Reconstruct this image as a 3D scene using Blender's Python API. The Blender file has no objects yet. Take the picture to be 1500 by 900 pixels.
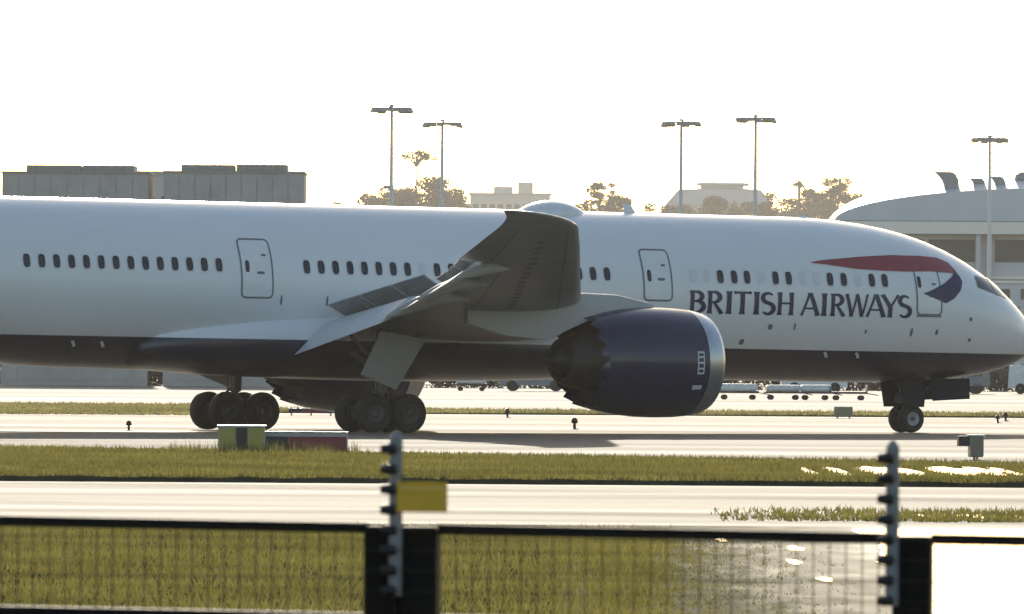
import bpy, bmesh, math, random
import numpy as np
from mathutils import Vector, Matrix, Euler
R = math.radians
rng = random.Random(7)
scene = bpy.context.scene
C = scene.collection

# ------------------------------------------------------------------ camera
cam_d = bpy.data.cameras.new('camera'); cam = bpy.data.objects.new('camera', cam_d); C.objects.link(cam)
cam_d.sensor_width = 36.0
cam_d.lens = 36.0 * 17760.0 / 1500.0
cam_d.clip_start = 1.0; cam_d.clip_end = 20000.0
cam.location = (0, 0, 3.0)
cam.rotation_euler = (Euler((R(90) + math.atan(60 / 17760.0), 0, 0)).to_matrix() @ Matrix.Rotation(R(0.38), 3, 'Z')).to_euler()
cam_d.dof.use_dof = True
cam_d.dof.focus_distance = 430.0
cam_d.dof.aperture_fstop = 19.0
scene.camera = cam

# ------------------------------------------------------------------ sky, sun, exposure
SUN_EL, SUN_AZ = 12.3, -2.0          # low sun ahead of the camera, a touch to the left
world = bpy.data.worlds.new('World'); scene.world = world; world.use_nodes = True
wn = world.node_tree; wn.nodes.clear()
wo = wn.nodes.new('ShaderNodeOutputWorld'); wb = wn.nodes.new('ShaderNodeBackground'); ws = wn.nodes.new('ShaderNodeTexSky')
ws.sky_type = 'NISHITA'; ws.sun_disc = False
ws.sun_elevation = R(SUN_EL); ws.sun_rotation = R(SUN_AZ)
ws.air_density = 1.0; ws.dust_density = 1.2; ws.ozone_density = 1.0
wb.inputs['Strength'].default_value = 0.10
wn.links.new(ws.outputs[0], wb.inputs['Color']); wn.links.new(wb.outputs[0], wo.inputs['Surface'])
sun_d = bpy.data.lights.new('sun', 'SUN'); sun = bpy.data.objects.new('sun', sun_d); C.objects.link(sun)
sun_d.energy = 3.0; sun_d.angle = R(0.53); sun_d.color = (1.0, 0.90, 0.74)
sd = Vector((math.sin(R(SUN_AZ)) * math.cos(R(SUN_EL)), math.cos(R(SUN_AZ)) * math.cos(R(SUN_EL)), math.sin(R(SUN_EL))))
sun.rotation_euler = sd.to_track_quat('Z', 'Y').to_euler()
vs = scene.view_settings
vs.view_transform = 'Standard'; vs.look = 'None'; vs.gamma = 1.0; vs.use_curve_mapping = False
vs.exposure = 1.05
scene.cycles.use_denoising = True
try: scene.cycles.denoiser = 'OPENIMAGEDENOISE'
except Exception: pass
scene.cycles.max_bounces = 8; scene.cycles.volume_bounces = 0
scene.cycles.sample_clamp_indirect = 6.0

# ------------------------------------------------------------------ materials
M = {}
def mat(name, col, rough=0.6, metal=0.0, var=0.12, scale=3.0, bump=0.0, bscale=20.0, spec=0.5, coat=0.0, stretch=(1, 1, 1), rvar=0.0, emit=None):
    """Principled material, base colour broken up by noise in object space."""
    m = bpy.data.materials.new(name); m.use_nodes = True
    nt = m.node_tree; b = nt.nodes['Principled BSDF']
    tc = nt.nodes.new('ShaderNodeTexCoord'); mp = nt.nodes.new('ShaderNodeMapping'); mp.inputs['Scale'].default_value = stretch
    nt.links.new(tc.outputs['Object'], mp.inputs['Vector'])
    nz = nt.nodes.new('ShaderNodeTexNoise'); nz.inputs['Scale'].default_value = scale; nz.inputs['Detail'].default_value = 5
    nt.links.new(mp.outputs[0], nz.inputs['Vector'])
    cr = nt.nodes.new('ShaderNodeMapRange'); cr.inputs['From Min'].default_value = 0.25; cr.inputs['From Max'].default_value = 0.75
    cr.inputs['To Min'].default_value = 1 - var; cr.inputs['To Max'].default_value = 1 + var
    nt.links.new(nz.outputs['Fac'], cr.inputs['Value'])
    mx = nt.nodes.new('ShaderNodeVectorMath'); mx.operation = 'SCALE'; mx.inputs[0].default_value = col[:3]
    nt.links.new(cr.outputs[0], mx.inputs['Scale']); nt.links.new(mx.outputs[0], b.inputs['Base Color'])
    b.inputs['Roughness'].default_value = rough; b.inputs['Metallic'].default_value = metal
    b.inputs['Specular IOR Level'].default_value = spec; b.inputs['Coat Weight'].default_value = coat; b.inputs['Coat Roughness'].default_value = 0.12
    if rvar:
        rr = nt.nodes.new('ShaderNodeMapRange'); rr.inputs['From Min'].default_value = 0.3; rr.inputs['From Max'].default_value = 0.7
        rr.inputs['To Min'].default_value = rough - rvar; rr.inputs['To Max'].default_value = min(1, rough + rvar)
        nt.links.new(nz.outputs['Fac'], rr.inputs['Value']); nt.links.new(rr.outputs[0], b.inputs['Roughness'])
    if bump:
        n2 = nt.nodes.new('ShaderNodeTexNoise'); n2.inputs['Scale'].default_value = bscale; n2.inputs['Detail'].default_value = 4
        nt.links.new(mp.outputs[0], n2.inputs['Vector'])
        bp = nt.nodes.new('ShaderNodeBump'); bp.inputs['Strength'].default_value = bump; bp.inputs['Distance'].default_value = 0.02
        nt.links.new(n2.outputs['Fac'], bp.inputs['Height']); nt.links.new(bp.outputs[0], b.inputs['Normal'])
    M[name] = m; return m

def livery():
    """white upper body, navy belly: a straight paint line at z = 3.21 m of the aircraft."""
    m = mat('body_paint', (0.8, 0.8, 0.8), 0.36, var=0.03, scale=0.7, coat=0.6, spec=0.5, stretch=(0.35, 1, 1.5))
    nt = m.node_tree; b = nt.nodes['Principled BSDF']; old = b.inputs['Base Color'].links[0].from_socket
    tc = nt.nodes.new('ShaderNodeTexCoord'); sx = nt.nodes.new('ShaderNodeSeparateXYZ'); nt.links.new(tc.outputs['Object'], sx.inputs[0])
    g = nt.nodes.new('ShaderNodeMath'); g.operation = 'GREATER_THAN'; g.inputs[1].default_value = 3.21; nt.links.new(sx.outputs['Z'], g.inputs[0])
    mm = nt.nodes.new('ShaderNodeMix'); mm.data_type = 'RGBA'; nt.links.new(g.outputs[0], mm.inputs['Factor'])
    mm.inputs[6].default_value = (0.008, 0.012, 0.036, 1); nt.links.new(old, mm.inputs[7]); nt.links.new(mm.outputs[2], b.inputs['Base Color'])
livery(); M['body_paint'].node_tree.nodes['Principled BSDF'].inputs['Coat Roughness'].default_value = 0.24
mat('white_paint', (0.8, 0.8, 0.8), 0.3, var=0.04, coat=0.2)
mat('navy_paint', (0.010, 0.018, 0.058), 0.3, var=0.1, scale=1.5, coat=0.5, spec=0.35)
mat('navy_print', (0.014, 0.025, 0.080), 0.4, var=0.05)
mat('red_print', (0.30, 0.05, 0.062), 0.4, var=0.08)
mat('pale_print', (0.62, 0.64, 0.66), 0.45, var=0.05)
mat('wing_grey', (0.40, 0.40, 0.39), 0.4, var=0.10, scale=0.8, stretch=(0.3, 1.2, 1))
mat('flap_grey', (0.62, 0.63, 0.64), 0.35, var=0.06, scale=1.0)
mat('spoiler_grey', (0.34, 0.35, 0.36), 0.55, var=0.22, scale=4)
mat('bare_metal', (0.55, 0.56, 0.58), 0.28, metal=0.9, var=0.05)
mat('hot_metal', (0.035, 0.032, 0.03), 0.5, metal=0.3, var=0.2)
mat('gear_grey', (0.10, 0.10, 0.105), 0.45, var=0.15)
mat('dark_bay', (0.03, 0.03, 0.033), 0.6)
mat('tyre', (0.018, 0.018, 0.019), 0.75, var=0.2, scale=8)
mat('hub', (0.32, 0.33, 0.35), 0.45, metal=0.3, var=0.1)
mat('hub_shaded', (0.045, 0.045, 0.048), 0.6, var=0.2, scale=6)  # darker hub copy for the main wheels, their shadow put into the colour
mat('glass_dark', (0.012, 0.014, 0.02), 0.12, var=0.05, spec=0.6)
mat('seam', (0.16, 0.17, 0.19), 0.6, var=0.1)
mat('cover_grey', (0.30, 0.30, 0.295), 0.5, var=0.1)
mat('door_navy', (0.007, 0.009, 0.022), 0.6, spec=0.2)
mat('cabinet_brown', (0.23, 0.19, 0.15), 0.6, var=0.12)
mat('plug', (0.70, 0.71, 0.73), 0.45, var=0.05)

mat('earth', (0.16, 0.14, 0.09), 0.95, var=0.3, scale=0.4, spec=0.15)
mat('turf_soil', (0.055, 0.05, 0.03), 1.0, var=0.35, scale=1.2, spec=0.0, bump=0.5, bscale=8)
mat('sign_yellow', (0.36, 0.32, 0.075), 0.5, var=0.08)
mat('sign_black', (0.02, 0.02, 0.022), 0.5)
mat('sign_red', (0.20, 0.03, 0.045), 0.5, var=0.08)
mat('sign_metal', (0.36, 0.36, 0.35), 0.45, var=0.1)
mat('sign_bronze', (0.30, 0.25, 0.14), 0.5, var=0.1)
mat('fence_black', (0.007, 0.006, 0.006), 0.7, var=0.3, scale=12, spec=0.12)
mat('wire', (0.045, 0.045, 0.04), 0.85, spec=0.08)
mat('electric_pole', (0.20, 0.21, 0.23), 0.5, var=0.15, scale=20)
mat('insulator', (0.008, 0.008, 0.008), 0.4)
mat('notice_yellow', (0.60, 0.36, 0.015), 0.5, var=0.12, scale=14)
mat('notice_pale', (0.72, 0.56, 0.16), 0.5)
mat('block_wall', (0.44, 0.41, 0.385), 0.8, var=0.12, scale=0.6)
mat('block_trim', (0.34, 0.32, 0.30), 0.7)
mat('pale_wall', (0.55, 0.53, 0.50), 0.8, var=0.08, scale=0.2)
mat('pale_roof', (0.45, 0.44, 0.43), 0.7, var=0.08, scale=0.2)
mat('terminal_wall', (0.55, 0.57, 0.60), 0.6, var=0.05, scale=0.2)
mat('terminal_fascia', (0.86, 0.82, 0.74), 0.5, var=0.03)
mat('terminal_roof', (0.60, 0.61, 0.63), 0.55, var=0.07, scale=0.15)
mat('terminal_glass', (0.05, 0.055, 0.06), 0.5, var=0.2, scale=0.5)
mat('cowl', (0.24, 0.25, 0.27), 0.5, var=0.1)
mat('mast_steel', (0.66, 0.64, 0.60), 0.5, metal=0.0, var=0.08)
mat('lamp_head', (0.36, 0.34, 0.31), 0.5)
mat('bark', (0.09, 0.07, 0.05), 0.9, var=0.2)
mat('truck_white', (0.75, 0.75, 0.74), 0.4)
mat('truck_grey', (0.22, 0.23, 0.25), 0.5)
mat('truck_dark', (0.04, 0.04, 0.045), 0.6)

def leaf_mat(name, col, trans, var=0.35, scale=0.5, tw=0.5):
    m = bpy.data.materials.new(name); m.use_nodes = True; nt = m.node_tree; nt.nodes.clear()
    o = nt.nodes.new('ShaderNodeOutputMaterial'); mix = nt.nodes.new('ShaderNodeMixShader'); mix.inputs[0].default_value = tw
    d = nt.nodes.new('ShaderNodeBsdfDiffuse'); t = nt.nodes.new('ShaderNodeBsdfTranslucent')
    tc = nt.nodes.new('ShaderNodeTexCoord'); nz = nt.nodes.new('ShaderNodeTexNoise'); nz.inputs['Scale'].default_value = scale; nz.inputs['Detail'].default_value = 6
    nt.links.new(tc.outputs['Object'], nz.inputs['Vector'])
    cr = nt.nodes.new('ShaderNodeMapRange'); cr.inputs['From Min'].default_value = 0.3; cr.inputs['From Max'].default_value = 0.7
    cr.inputs['To Min'].default_value = 1 - var; cr.inputs['To Max'].default_value = 1 + var; nt.links.new(nz.outputs['Fac'], cr.inputs['Value'])
    for c, s in ((col, d), (trans, t)):
        v = nt.nodes.new('ShaderNodeVectorMath'); v.operation = 'SCALE'; v.inputs[0].default_value = c
        nt.links.new(cr.outputs[0], v.inputs['Scale']); nt.links.new(v.outputs[0], s.inputs['Color'])
    nt.links.new(d.outputs[0], mix.inputs[1]); nt.links.new(t.outputs[0], mix.inputs[2]); nt.links.new(mix.outputs[0], o.inputs['Surface'])
    M[name] = m
leaf_mat('grass_blade', (0.095, 0.094, 0.044), (0.18, 0.168, 0.046), scale=0.25)
leaf_mat('dry_grass', (0.22, 0.20, 0.11), (0.26, 0.24, 0.10), scale=0.1)
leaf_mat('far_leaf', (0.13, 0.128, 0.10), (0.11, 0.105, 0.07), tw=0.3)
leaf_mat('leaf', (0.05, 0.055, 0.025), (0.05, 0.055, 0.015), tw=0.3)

def pavement(name, col, rough, rvar, stretch):
    """worn concrete: long streaks and joints, wet sheen varying with the streaks."""
    m = mat(name, col, rough, var=0.22, scale=0.35, rvar=rvar, stretch=stretch, bump=0.25, bscale=40, spec=0.17)
    return m
pavement('concrete_near', (0.20, 0.182, 0.145), 0.95, 0.13, (0.012, 0.45, 1))
pavement('concrete_taxi', (0.13, 0.12, 0.105), 0.90, 0.09, (0.012, 0.16, 1))
pavement('concrete_far', (0.20, 0.185, 0.165), 0.90, 0.08, (0.012, 0.10, 1))
mat('wet_ground', (0.16, 0.135, 0.085), 0.85, var=0.3, scale=0.8, rvar=0.1, stretch=(0.6, 0.12, 1), bump=0.2, bscale=3, spec=0.2)
nt = M['wet_ground'].node_tree; b_ = nt.nodes['Principled BSDF']      # dry tan silt passing into wet ground in ragged patches towards the flooded side
tc_ = nt.nodes.new('ShaderNodeTexCoord'); sx_ = nt.nodes.new('ShaderNodeSeparateXYZ'); nt.links.new(tc_.outputs['Object'], sx_.inputs[0])
mp_ = nt.nodes.new('ShaderNodeMapping'); mp_.inputs['Scale'].default_value = (1.6, 0.16, 1); nt.links.new(tc_.outputs['Object'], mp_.inputs['Vector'])
nz_ = nt.nodes.new('ShaderNodeTexNoise'); nz_.inputs['Scale'].default_value = 1.5; nz_.inputs['Detail'].default_value = 7; nt.links.new(mp_.outputs[0], nz_.inputs['Vector'])
ad_ = nt.nodes.new('ShaderNodeMath'); ad_.operation = 'MULTIPLY_ADD'; ad_.inputs[1].default_value = 3.4; nt.links.new(nz_.outputs['Fac'], ad_.inputs[0]); nt.links.new(sx_.outputs['X'], ad_.inputs[2])
mr_ = nt.nodes.new('ShaderNodeMapRange'); mr_.inputs['From Min'].default_value = 4.3; mr_.inputs['From Max'].default_value = 8.2; nt.links.new(ad_.outputs[0], mr_.inputs['Value'])
df_ = nt.nodes.new('ShaderNodeBsdfDiffuse'); df_.inputs['Color'].default_value = (0.34, 0.29, 0.19, 1)
mx_ = nt.nodes.new('ShaderNodeMixShader'); nt.links.new(mr_.outputs[0], mx_.inputs[0]); nt.links.new(df_.outputs[0], mx_.inputs[1]); nt.links.new(b_.outputs[0], mx_.inputs[2])
nt.links.new(mx_.outputs[0], nt.nodes['Material Output'].inputs['Surface'])
mat('water', (0.03, 0.03, 0.025), 0.12, var=0.1, spec=0.6, bump=0.06, bscale=6)
mat('line_paint', (0.7, 0.68, 0.6), 0.7, var=0.15, scale=2)

# ------------------------------------------------------------------ mesh helpers
def link(name, verts, faces, material, parent=None, smooth=False, mats=None, mi=None, autosmooth=False):
    me = bpy.data.meshes.new(name)
    me.from_pydata([tuple(v) for v in verts], [], [tuple(f) for f in faces])
    me.update()
    bm = bmesh.new(); bm.from_mesh(me); bmesh.ops.recalc_face_normals(bm, faces=bm.faces); bm.to_mesh(me); bm.free()
    for mm in (mats or [material]): me.materials.append(M[mm] if isinstance(mm, str) else mm)
    if mi: me.polygons.foreach_set('material_index', mi)
    if smooth: me.polygons.foreach_set('use_smooth', [True] * len(me.polygons))
    o = bpy.data.objects.new(name, me); C.objects.link(o)
    if smooth and autosmooth:
        try: me.set_sharp_from_angle(angle=R(35))
        except Exception: pass
    if parent: o.parent = parent
    return o
def empty(name, loc, rz=0.0, ry=0.0):
    e = bpy.data.objects.new(name, None); C.objects.link(e); e.location = loc; e.rotation_euler = (0, ry, rz); e.empty_display_size = 0.5; return e
def tag(o, label=None, cat=None, group=None, kind=None):
    if label: o['label'] = label
    if cat: o['category'] = cat
    if group: o['group'] = group
    if kind: o['kind'] = kind
    return o
def copy_tree(o, parent=None):
    c = o.copy(); C.objects.link(c); c.parent = parent
    for ch in list(o.children): copy_tree(ch, c)
    return c

class G:
    """collects simple solids into one mesh"""
    def __init__(s): s.v = []; s.f = []
    def add(s, v, f):
        n = len(s.v); s.v += [tuple(p) for p in v]; s.f += [tuple(i + n for i in q) for q in f]; return s
    def box(s, x0, x1, y0, y1, z0, z1):
        return s.hexa([(x0, y0, z0), (x1, y0, z0), (x1, y1, z0), (x0, y1, z0)], [(x0, y0, z1), (x1, y0, z1), (x1, y1, z1), (x0, y1, z1)])
    def hexa(s, lo, hi):
        return s.add(list(lo) + list(hi), [(3, 2, 1, 0), (4, 5, 6, 7), (0, 1, 5, 4), (1, 2, 6, 5), (2, 3, 7, 6), (3, 0, 4, 7)])
    def bev(s, x0, x1, y0, y1, z0, z1, b):
        """box with chamfered top edges and uprights"""
        def ring(a, z): 
            X0, X1, Y0, Y1 = x0 + a, x1 - a, y0 + a, y1 - a
            return [(X0 + b, Y0, z), (X1 - b, Y0, z), (X1, Y0 + b, z), (X1, Y1 - b, z), (X1 - b, Y1, z), (X0 + b, Y1, z), (X0, Y1 - b, z), (X0, Y0 + b, z)]
        return s.loft([ring(b, z0), ring(0, z0 + b), ring(0, z1 - b), ring(b, z1)])
    def loft(s, rings, caps=True, closed=True):
        n = len(rings[0]); v = [p for r in rings for p in r]; f = []
        for k in range(len(rings) - 1):
            for i in range(n if closed else n - 1):
                j = (i + 1) % n; f.append((k * n + i, k * n + j, (k + 1) * n + j, (k + 1) * n + i))
        if caps: f += [tuple(range(n))[::-1], tuple((len(rings) - 1) * n + i for i in range(n))]
        return s.add(v, f)
    def tube(s, pts, r, n=10, caps=True):
        pts = [Vector(p) for p in pts]; rs = r if isinstance(r, (list, tuple)) else [r] * len(pts); rings = []
        for k, p in enumerate(pts):
            d = (pts[min(k + 1, len(pts) - 1)] - pts[max(k - 1, 0)]).normalized()
            u = d.cross(Vector((0, 0, 1)) if abs(d.z) < 0.9 else Vector((1, 0, 0))).normalized(); w = d.cross(u)
            rings.append([p + (u * math.cos(2 * math.pi * i / n) + w * math.sin(2 * math.pi * i / n)) * rs[k] for i in range(n)])
        return s.loft(rings, caps)
    def lathe(s, prof, center, axis='x', n=32, caps=False):
        rings = []
        for a, r in prof:
            ring = []
            for i in range(n):
                t = 2 * math.pi * i / n; c, q = r * math.cos(t), r * math.sin(t)
                p = {'x': (a, c, q), 'y': (c, a, q), 'z': (c, q, a)}[axis]
                ring.append((center[0] + p[0], center[1] + p[1], center[2] + p[2]))
            rings.append(ring)
        return s.loft(rings, caps)
    def obj(s, name, material, parent=None, smooth=False, **k): return link(name, s.v, s.f, material, parent, smooth, **k)

def sheet(name, x0, x1, y0, y1, z, material, nx=1, ny=1, wob=0.0, seed=0):
    r = random.Random(seed); v = []; f = []
    for j in range(ny + 1):
        for i in range(nx + 1):
            yy = y0 + (y1 - y0) * j / ny
            if wob and j in (0, ny): yy += r.uniform(-wob, wob)
            v.append((x0 + (x1 - x0) * i / nx, yy, z))
    for j in range(ny):
        for i in range(nx):
            a = j * (nx + 1) + i; f.append((a, a + 1, a + nx + 2, a + nx + 1))
    return link(name, v, f, material)

def blades(name, pts, h, w, material, seed, lean=0.35, per=3):
    """tufts of single-triangle grass blades at pts (n x 3)"""
    r = np.random.default_rng(seed); n = len(pts); P = np.repeat(pts, per, axis=0); m = len(P)
    P[:, :2] += r.normal(0, 0.06, (m, 2)); hh = h * r.uniform(0.45, 1.25, m) * np.repeat(r.uniform(0.6, 1.3, n), per); a = r.uniform(0, math.pi, m); ww = w * r.uniform(0.6, 1.4, m)
    dx, dy = np.cos(a) * ww / 2, np.sin(a) * ww / 2; lx, ly = r.normal(0, lean, (2, m)) * hh
    V = np.zeros((m, 3, 3)); V[:, 0] = P; V[:, 1] = P; V[:, 2] = P
    V[:, 0, 0] -= dx; V[:, 0, 1] -= dy; V[:, 1, 0] += dx; V[:, 1, 1] += dy; V[:, 2, 0] += lx; V[:, 2, 1] += ly; V[:, 2, 2] += hh
    me = bpy.data.meshes.new(name); me.vertices.add(m * 3); me.vertices.foreach_set('co', V.reshape(-1))
    me.loops.add(m * 3); me.loops.foreach_set('vertex_index', np.arange(m * 3)); me.polygons.add(m)
    me.polygons.foreach_set('loop_start', np.arange(m) * 3); me.polygons.foreach_set('loop_total', np.full(m, 3)); me.update(calc_edges=True)
    me.materials.append(M[material]); o = bpy.data.objects.new(name, me); C.objects.link(o); return o

# ------------------------------------------------------------------ ground
def struct(o): return tag(o, kind='structure')
struct(sheet('ground', -900, 900, -120, 8400, -0.03, 'earth'))
struct(sheet('far_apron', -260, 320, 572, 1250, 0.0, 'concrete_far'))
struct(sheet('taxiway', -200, 220, 268.5, 545, 0.0, 'concrete_taxi'))
struct(sheet('service_road', -90, 90, 206, 266.5, 0.0, 'concrete_near'))
struct(sheet('verge', -60, 60, 60, 206, -0.004, 'turf_soil'))
struct(sheet('wet_verge', 0.6, 60, 60, 206, 0.0, 'wet_ground'))

# turf bank between road and taxiway, its edge a small step above the concrete
def turf(name, x0, x1, edge_near, edge_far, top, n, seed):
    r = random.Random(seed); g = G(); A = []; B = []; nn = []; ff = []
    for i in range(n + 1):
        x = x0 + (x1 - x0) * i / n; yn = edge_near + r.uniform(-0.5, 0.5); yf = (edge_far(x) if callable(edge_far) else edge_far) + r.uniform(-0.7, 0.7); t = top * r.uniform(0.8, 1.2)
        nn.append((x, yn, 0.002)); A.append((x, yn + 0.15, t)); B.append((x, yf - 0.3, t)); ff.append((x, yf, 0.002))
    g.loft([nn, A, B, ff], caps=False, closed=False)
    return struct(g.obj(name, 'turf_soil'))
FAR_EDGE = lambda x: 323.0 - 1.1 * x
turf('turf_bank', -40, 40, 267, FAR_EDGE, 0.10, 160, 3)
turf('turf_strip_far', -60, 70, 545.5, 571, 0.05, 80, 4)

nr = np.random.default_rng(5)
def scatter(x0, x1, y0, y1, dens, z, keep=None):
    n = int((x1 - x0) * (y1 - y0) * dens); p = np.stack([nr.uniform(x0, x1, n), nr.uniform(y0, y1, n), np.full(n, z)], 1)
    if keep is not None: p = p[keep(p[:, 0], p[:, 1])]
    return p
PUD = [(7.05, 288, 0.16, 10), (7.75, 288, 0.2, 10), (8.75, 289, 0.42, 11), (9.35, 288, 0.32, 10), (10.55, 289, 0.55, 10.5), (11.25, 289, 0.3, 10), (11.75, 289, 0.2, 9), (12.75, 289, 0.3, 9), (13.6, 289, 0.12, 9)]
def not_pud(x, y):
    k = np.ones(len(x), bool)
    for px, py, rx, ry in PUD: k &= ((x - px) / rx) ** 2 + ((y - py) / ry) ** 2 > 1
    return k
p = scatter(-26, 26, 267.3, 372, 22, 0.09, lambda x, y: not_pud(x, y) & (y < FAR_EDGE(x) - .4))
tag(blades('grass', p, 0.13, 0.045, 'grass_blade', 11), 'backlit olive green grass on the bank between road and taxiway', 'grass', kind='stuff')
p = scatter(-26, 26, 290, 360, 30, 0.07, lambda x, y: np.abs(y - FAR_EDGE(x)) < 2.0)
tag(blades('grass', p, 0.15, 0.03, 'grass_blade', 21, lean=0.2), 'taller ragged grass along the taxiway edge of the bank', 'grass', kind='stuff')
p = scatter(-9.3, -4.1, 325.0, 327.6, 26, 0.09)
tag(blades('grass', p, 0.30, 0.028, 'grass_blade', 22, lean=0.15), 'uncut grass growing up in front of the taxiway signs', 'grass', kind='stuff')
p = scatter(-40, 40, 546, 571, 6, 0.04)
tag(blades('grass', p, 0.14, 0.10, 'dry_grass', 12), 'dry grass strip beyond the taxiway', 'grass', kind='stuff')
p = scatter(-40, -12.5, 524, 612, 6, 0.0)
tag(blades('grass', p, 0.14, 0.10, 'dry_grass', 13), 'dry grass patch beyond the taxiway behind the rear wheels', 'grass', kind='stuff')
def verge(x, y):
    e = 0.8 + (y - 100) * 0.014
    q = 10.0 ** (-2.3 * np.clip((x - e) / 3.2, 0, 3))
    return nr.uniform(0, 1, len(x)) < np.where(x < e, 1.0, q)
p = scatter(-13, 9, 92, 199.5, 26, 0.0, verge); dense = p[:, 0] < 1.4 + (p[:, 1] - 100) * 0.012; q_ = scatter(1, 6.5, 92, 199.5, 40, 0.0, verge)
tag(blades('grass', np.concatenate([p[~dense], q_]), 0.055, 0.016, 'grass_blade', 17, lean=0.6), 'sparse short grass at the edge of the flooded ground behind the fence', 'grass', kind='stuff')
tag(blades('grass', p[dense], 0.12, 0.022, 'grass_blade', 14), 'olive grass verge seen through the wire fence, thinning towards the flooded ground', 'grass', kind='stuff')
p = scatter(3.6, 16, 212, 228, 22, 0.0, lambda x, y: nr.uniform(0, 1, len(x)) < np.clip((x - 3.4) / 4, 0, 1) * np.clip((228 - y) / 6, 0, 1))
tag(blades('grass', p, 0.10, 0.04, 'grass_blade', 15), 'low weeds growing across the road beside the flooded verge', 'grass', kind='stuff')

def pool(name, cx, cy, rx, ry, z, label=None, n=40, seed=1):
    r = random.Random(seed); v = [(cx, cy, z)]; ph = [r.uniform(0, 6.3) for _ in range(4)]
    for i in range(n):
        t = 2 * math.pi * i / n; k = 1 + 0.10 * math.sin(3 * t + ph[0]) + 0.07 * math.sin(5 * t + ph[1]) + 0.05 * math.sin(9 * t + ph[2])
        v.append((cx + rx * k * math.cos(t), cy + ry * k * math.sin(t), z))
    return struct(link(name, v, [(0, 1 + i, 1 + (i + 1) % n) for i in range(n)], 'water'))
for i, (px, py, rx, ry) in enumerate(PUD): pool('puddle', px, py, rx * 1.05, ry * 1.05, 0.124 + .003 * i, seed=i)
fr_ = random.Random(30); fl_ = [(4.75 + .016 * (y - 134) + .10 * math.sin(y * .21) + fr_.uniform(-.10, .10), y, 0.004) for y in np.arange(72, 206, 2.0)]
struct(link('flood_water', fl_ + [(v[0] + 30, v[1], v[2]) for v in fl_], [(i, len(fl_) + i, len(fl_) + i + 1, i + 1) for i in range(len(fl_) - 1)], 'water'))
for i, (px, py, rx, ry) in enumerate([(4.3, 183, 0.12, 2.2), (4.0, 171, 0.10, 2.0), (4.1, 158, 0.10, 1.6), (3.3, 190, 0.08, 2.0), (9.4, 219, 0.45, 2.6), (7.6, 220, 0.3, 2.0), (8.4, 219, 0.35, 2.4)]):
    pool('puddle', px, py, rx, ry, 0.008 + .003 * i, seed=50 + i)
# ------------------------------------------------------------------ airliner (x forward, y port, z up; starboard faces the camera)
AC = empty('airliner', (-7.26, 430.0, 0.0), R(32.8), R(0.62))
tag(AC, 'white airliner with navy belly, navy lettering and red and blue ribbon emblem on the taxiway', 'airplane')
NOSE = 31.2
FT = np.array([   # distance from nose tip, crown, keel, half width
(0.0,3.72,3.72,0.0),(0.06,4.02,3.44,0.34),(0.25,4.34,3.18,0.72),(0.6,4.72,2.95,1.12),(1.0,5.08,2.78,1.42),(1.6,5.55,2.60,1.76),
(2.5,6.16,2.42,2.13),(3.7,6.80,2.26,2.46),(4.9,7.27,2.17,2.66),(6.4,7.66,2.11,2.79),(8.3,7.93,2.08,2.86),(10.5,8.05,2.08,2.885),
(20,8.05,2.08,2.885),(38,8.05,2.08,2.885),(42,8.05,2.12,2.885),(46,8.02,2.45,2.80),(50,7.95,3.10,2.52),(54,7.82,4.0,2.05),(58,7.55,5.0,1.40),(61,7.20,5.75,0.75),(62.8,6.75,6.25,0.22)])
_ft = np.sqrt(FT[:, 0])
def _pchip(x, y, xi):
    h = np.diff(x); d = np.diff(y) / h; m = np.zeros_like(y)
    for i in range(1, len(x) - 1):
        if d[i - 1] * d[i] > 0:
            w1 = 2 * h[i] + h[i - 1]; w2 = h[i] + 2 * h[i - 1]; m[i] = (w1 + w2) / (w1 / d[i - 1] + w2 / d[i])
    m[0] = d[0]; m[-1] = d[-1]
    k = int(np.clip(np.searchsorted(x, xi) - 1, 0, len(h) - 1)); s = (xi - x[k]) / h[k]
    return (1 + 2 * s) * (1 - s) ** 2 * y[k] + s * (1 - s) ** 2 * h[k] * m[k] + s * s * (3 - 2 * s) * y[k + 1] + s * s * (s - 1) * h[k] * m[k + 1]
def fus(F):
    t = math.sqrt(max(NOSE - F, 0)); return tuple(float(_pchip(_ft, FT[:, c], t)) for c in (1, 2, 3))
def skin(F, z, off=0.012, star=True):
    """point on the fuselage skin at station F and height z, lifted by off along the normal"""
    T, B, w = fus(F); zc = (T + B) / 2; hh = (T - B) / 2; q = max(-0.9999, min(0.9999, (z - zc) / hh)); S = w * math.sqrt(1 - q * q)
    n = Vector((0, S / (w * w), (z - zc) / (hh * hh))).normalized()
    return Vector((F, -(S + n.y * off) if star else (S + n.y * off), z + n.z * off))
g = G(); NR = 80; ds = [0.0004] + [0.03 * k * k for k in range(1, 19)] + list(np.arange(10.5, 62.4, 0.8)) + [62.8]
g.loft([[(NOSE - d, w * math.cos(2 * math.pi * i / NR), (T + B) / 2 + (T - B) / 2 * math.sin(2 * math.pi * i / NR)) for i in range(NR)] for d in ds for (T, B, w) in [fus(NOSE - d)]])
FUS = g.obj('fuselage', 'body_paint', AC, smooth=True)

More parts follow.
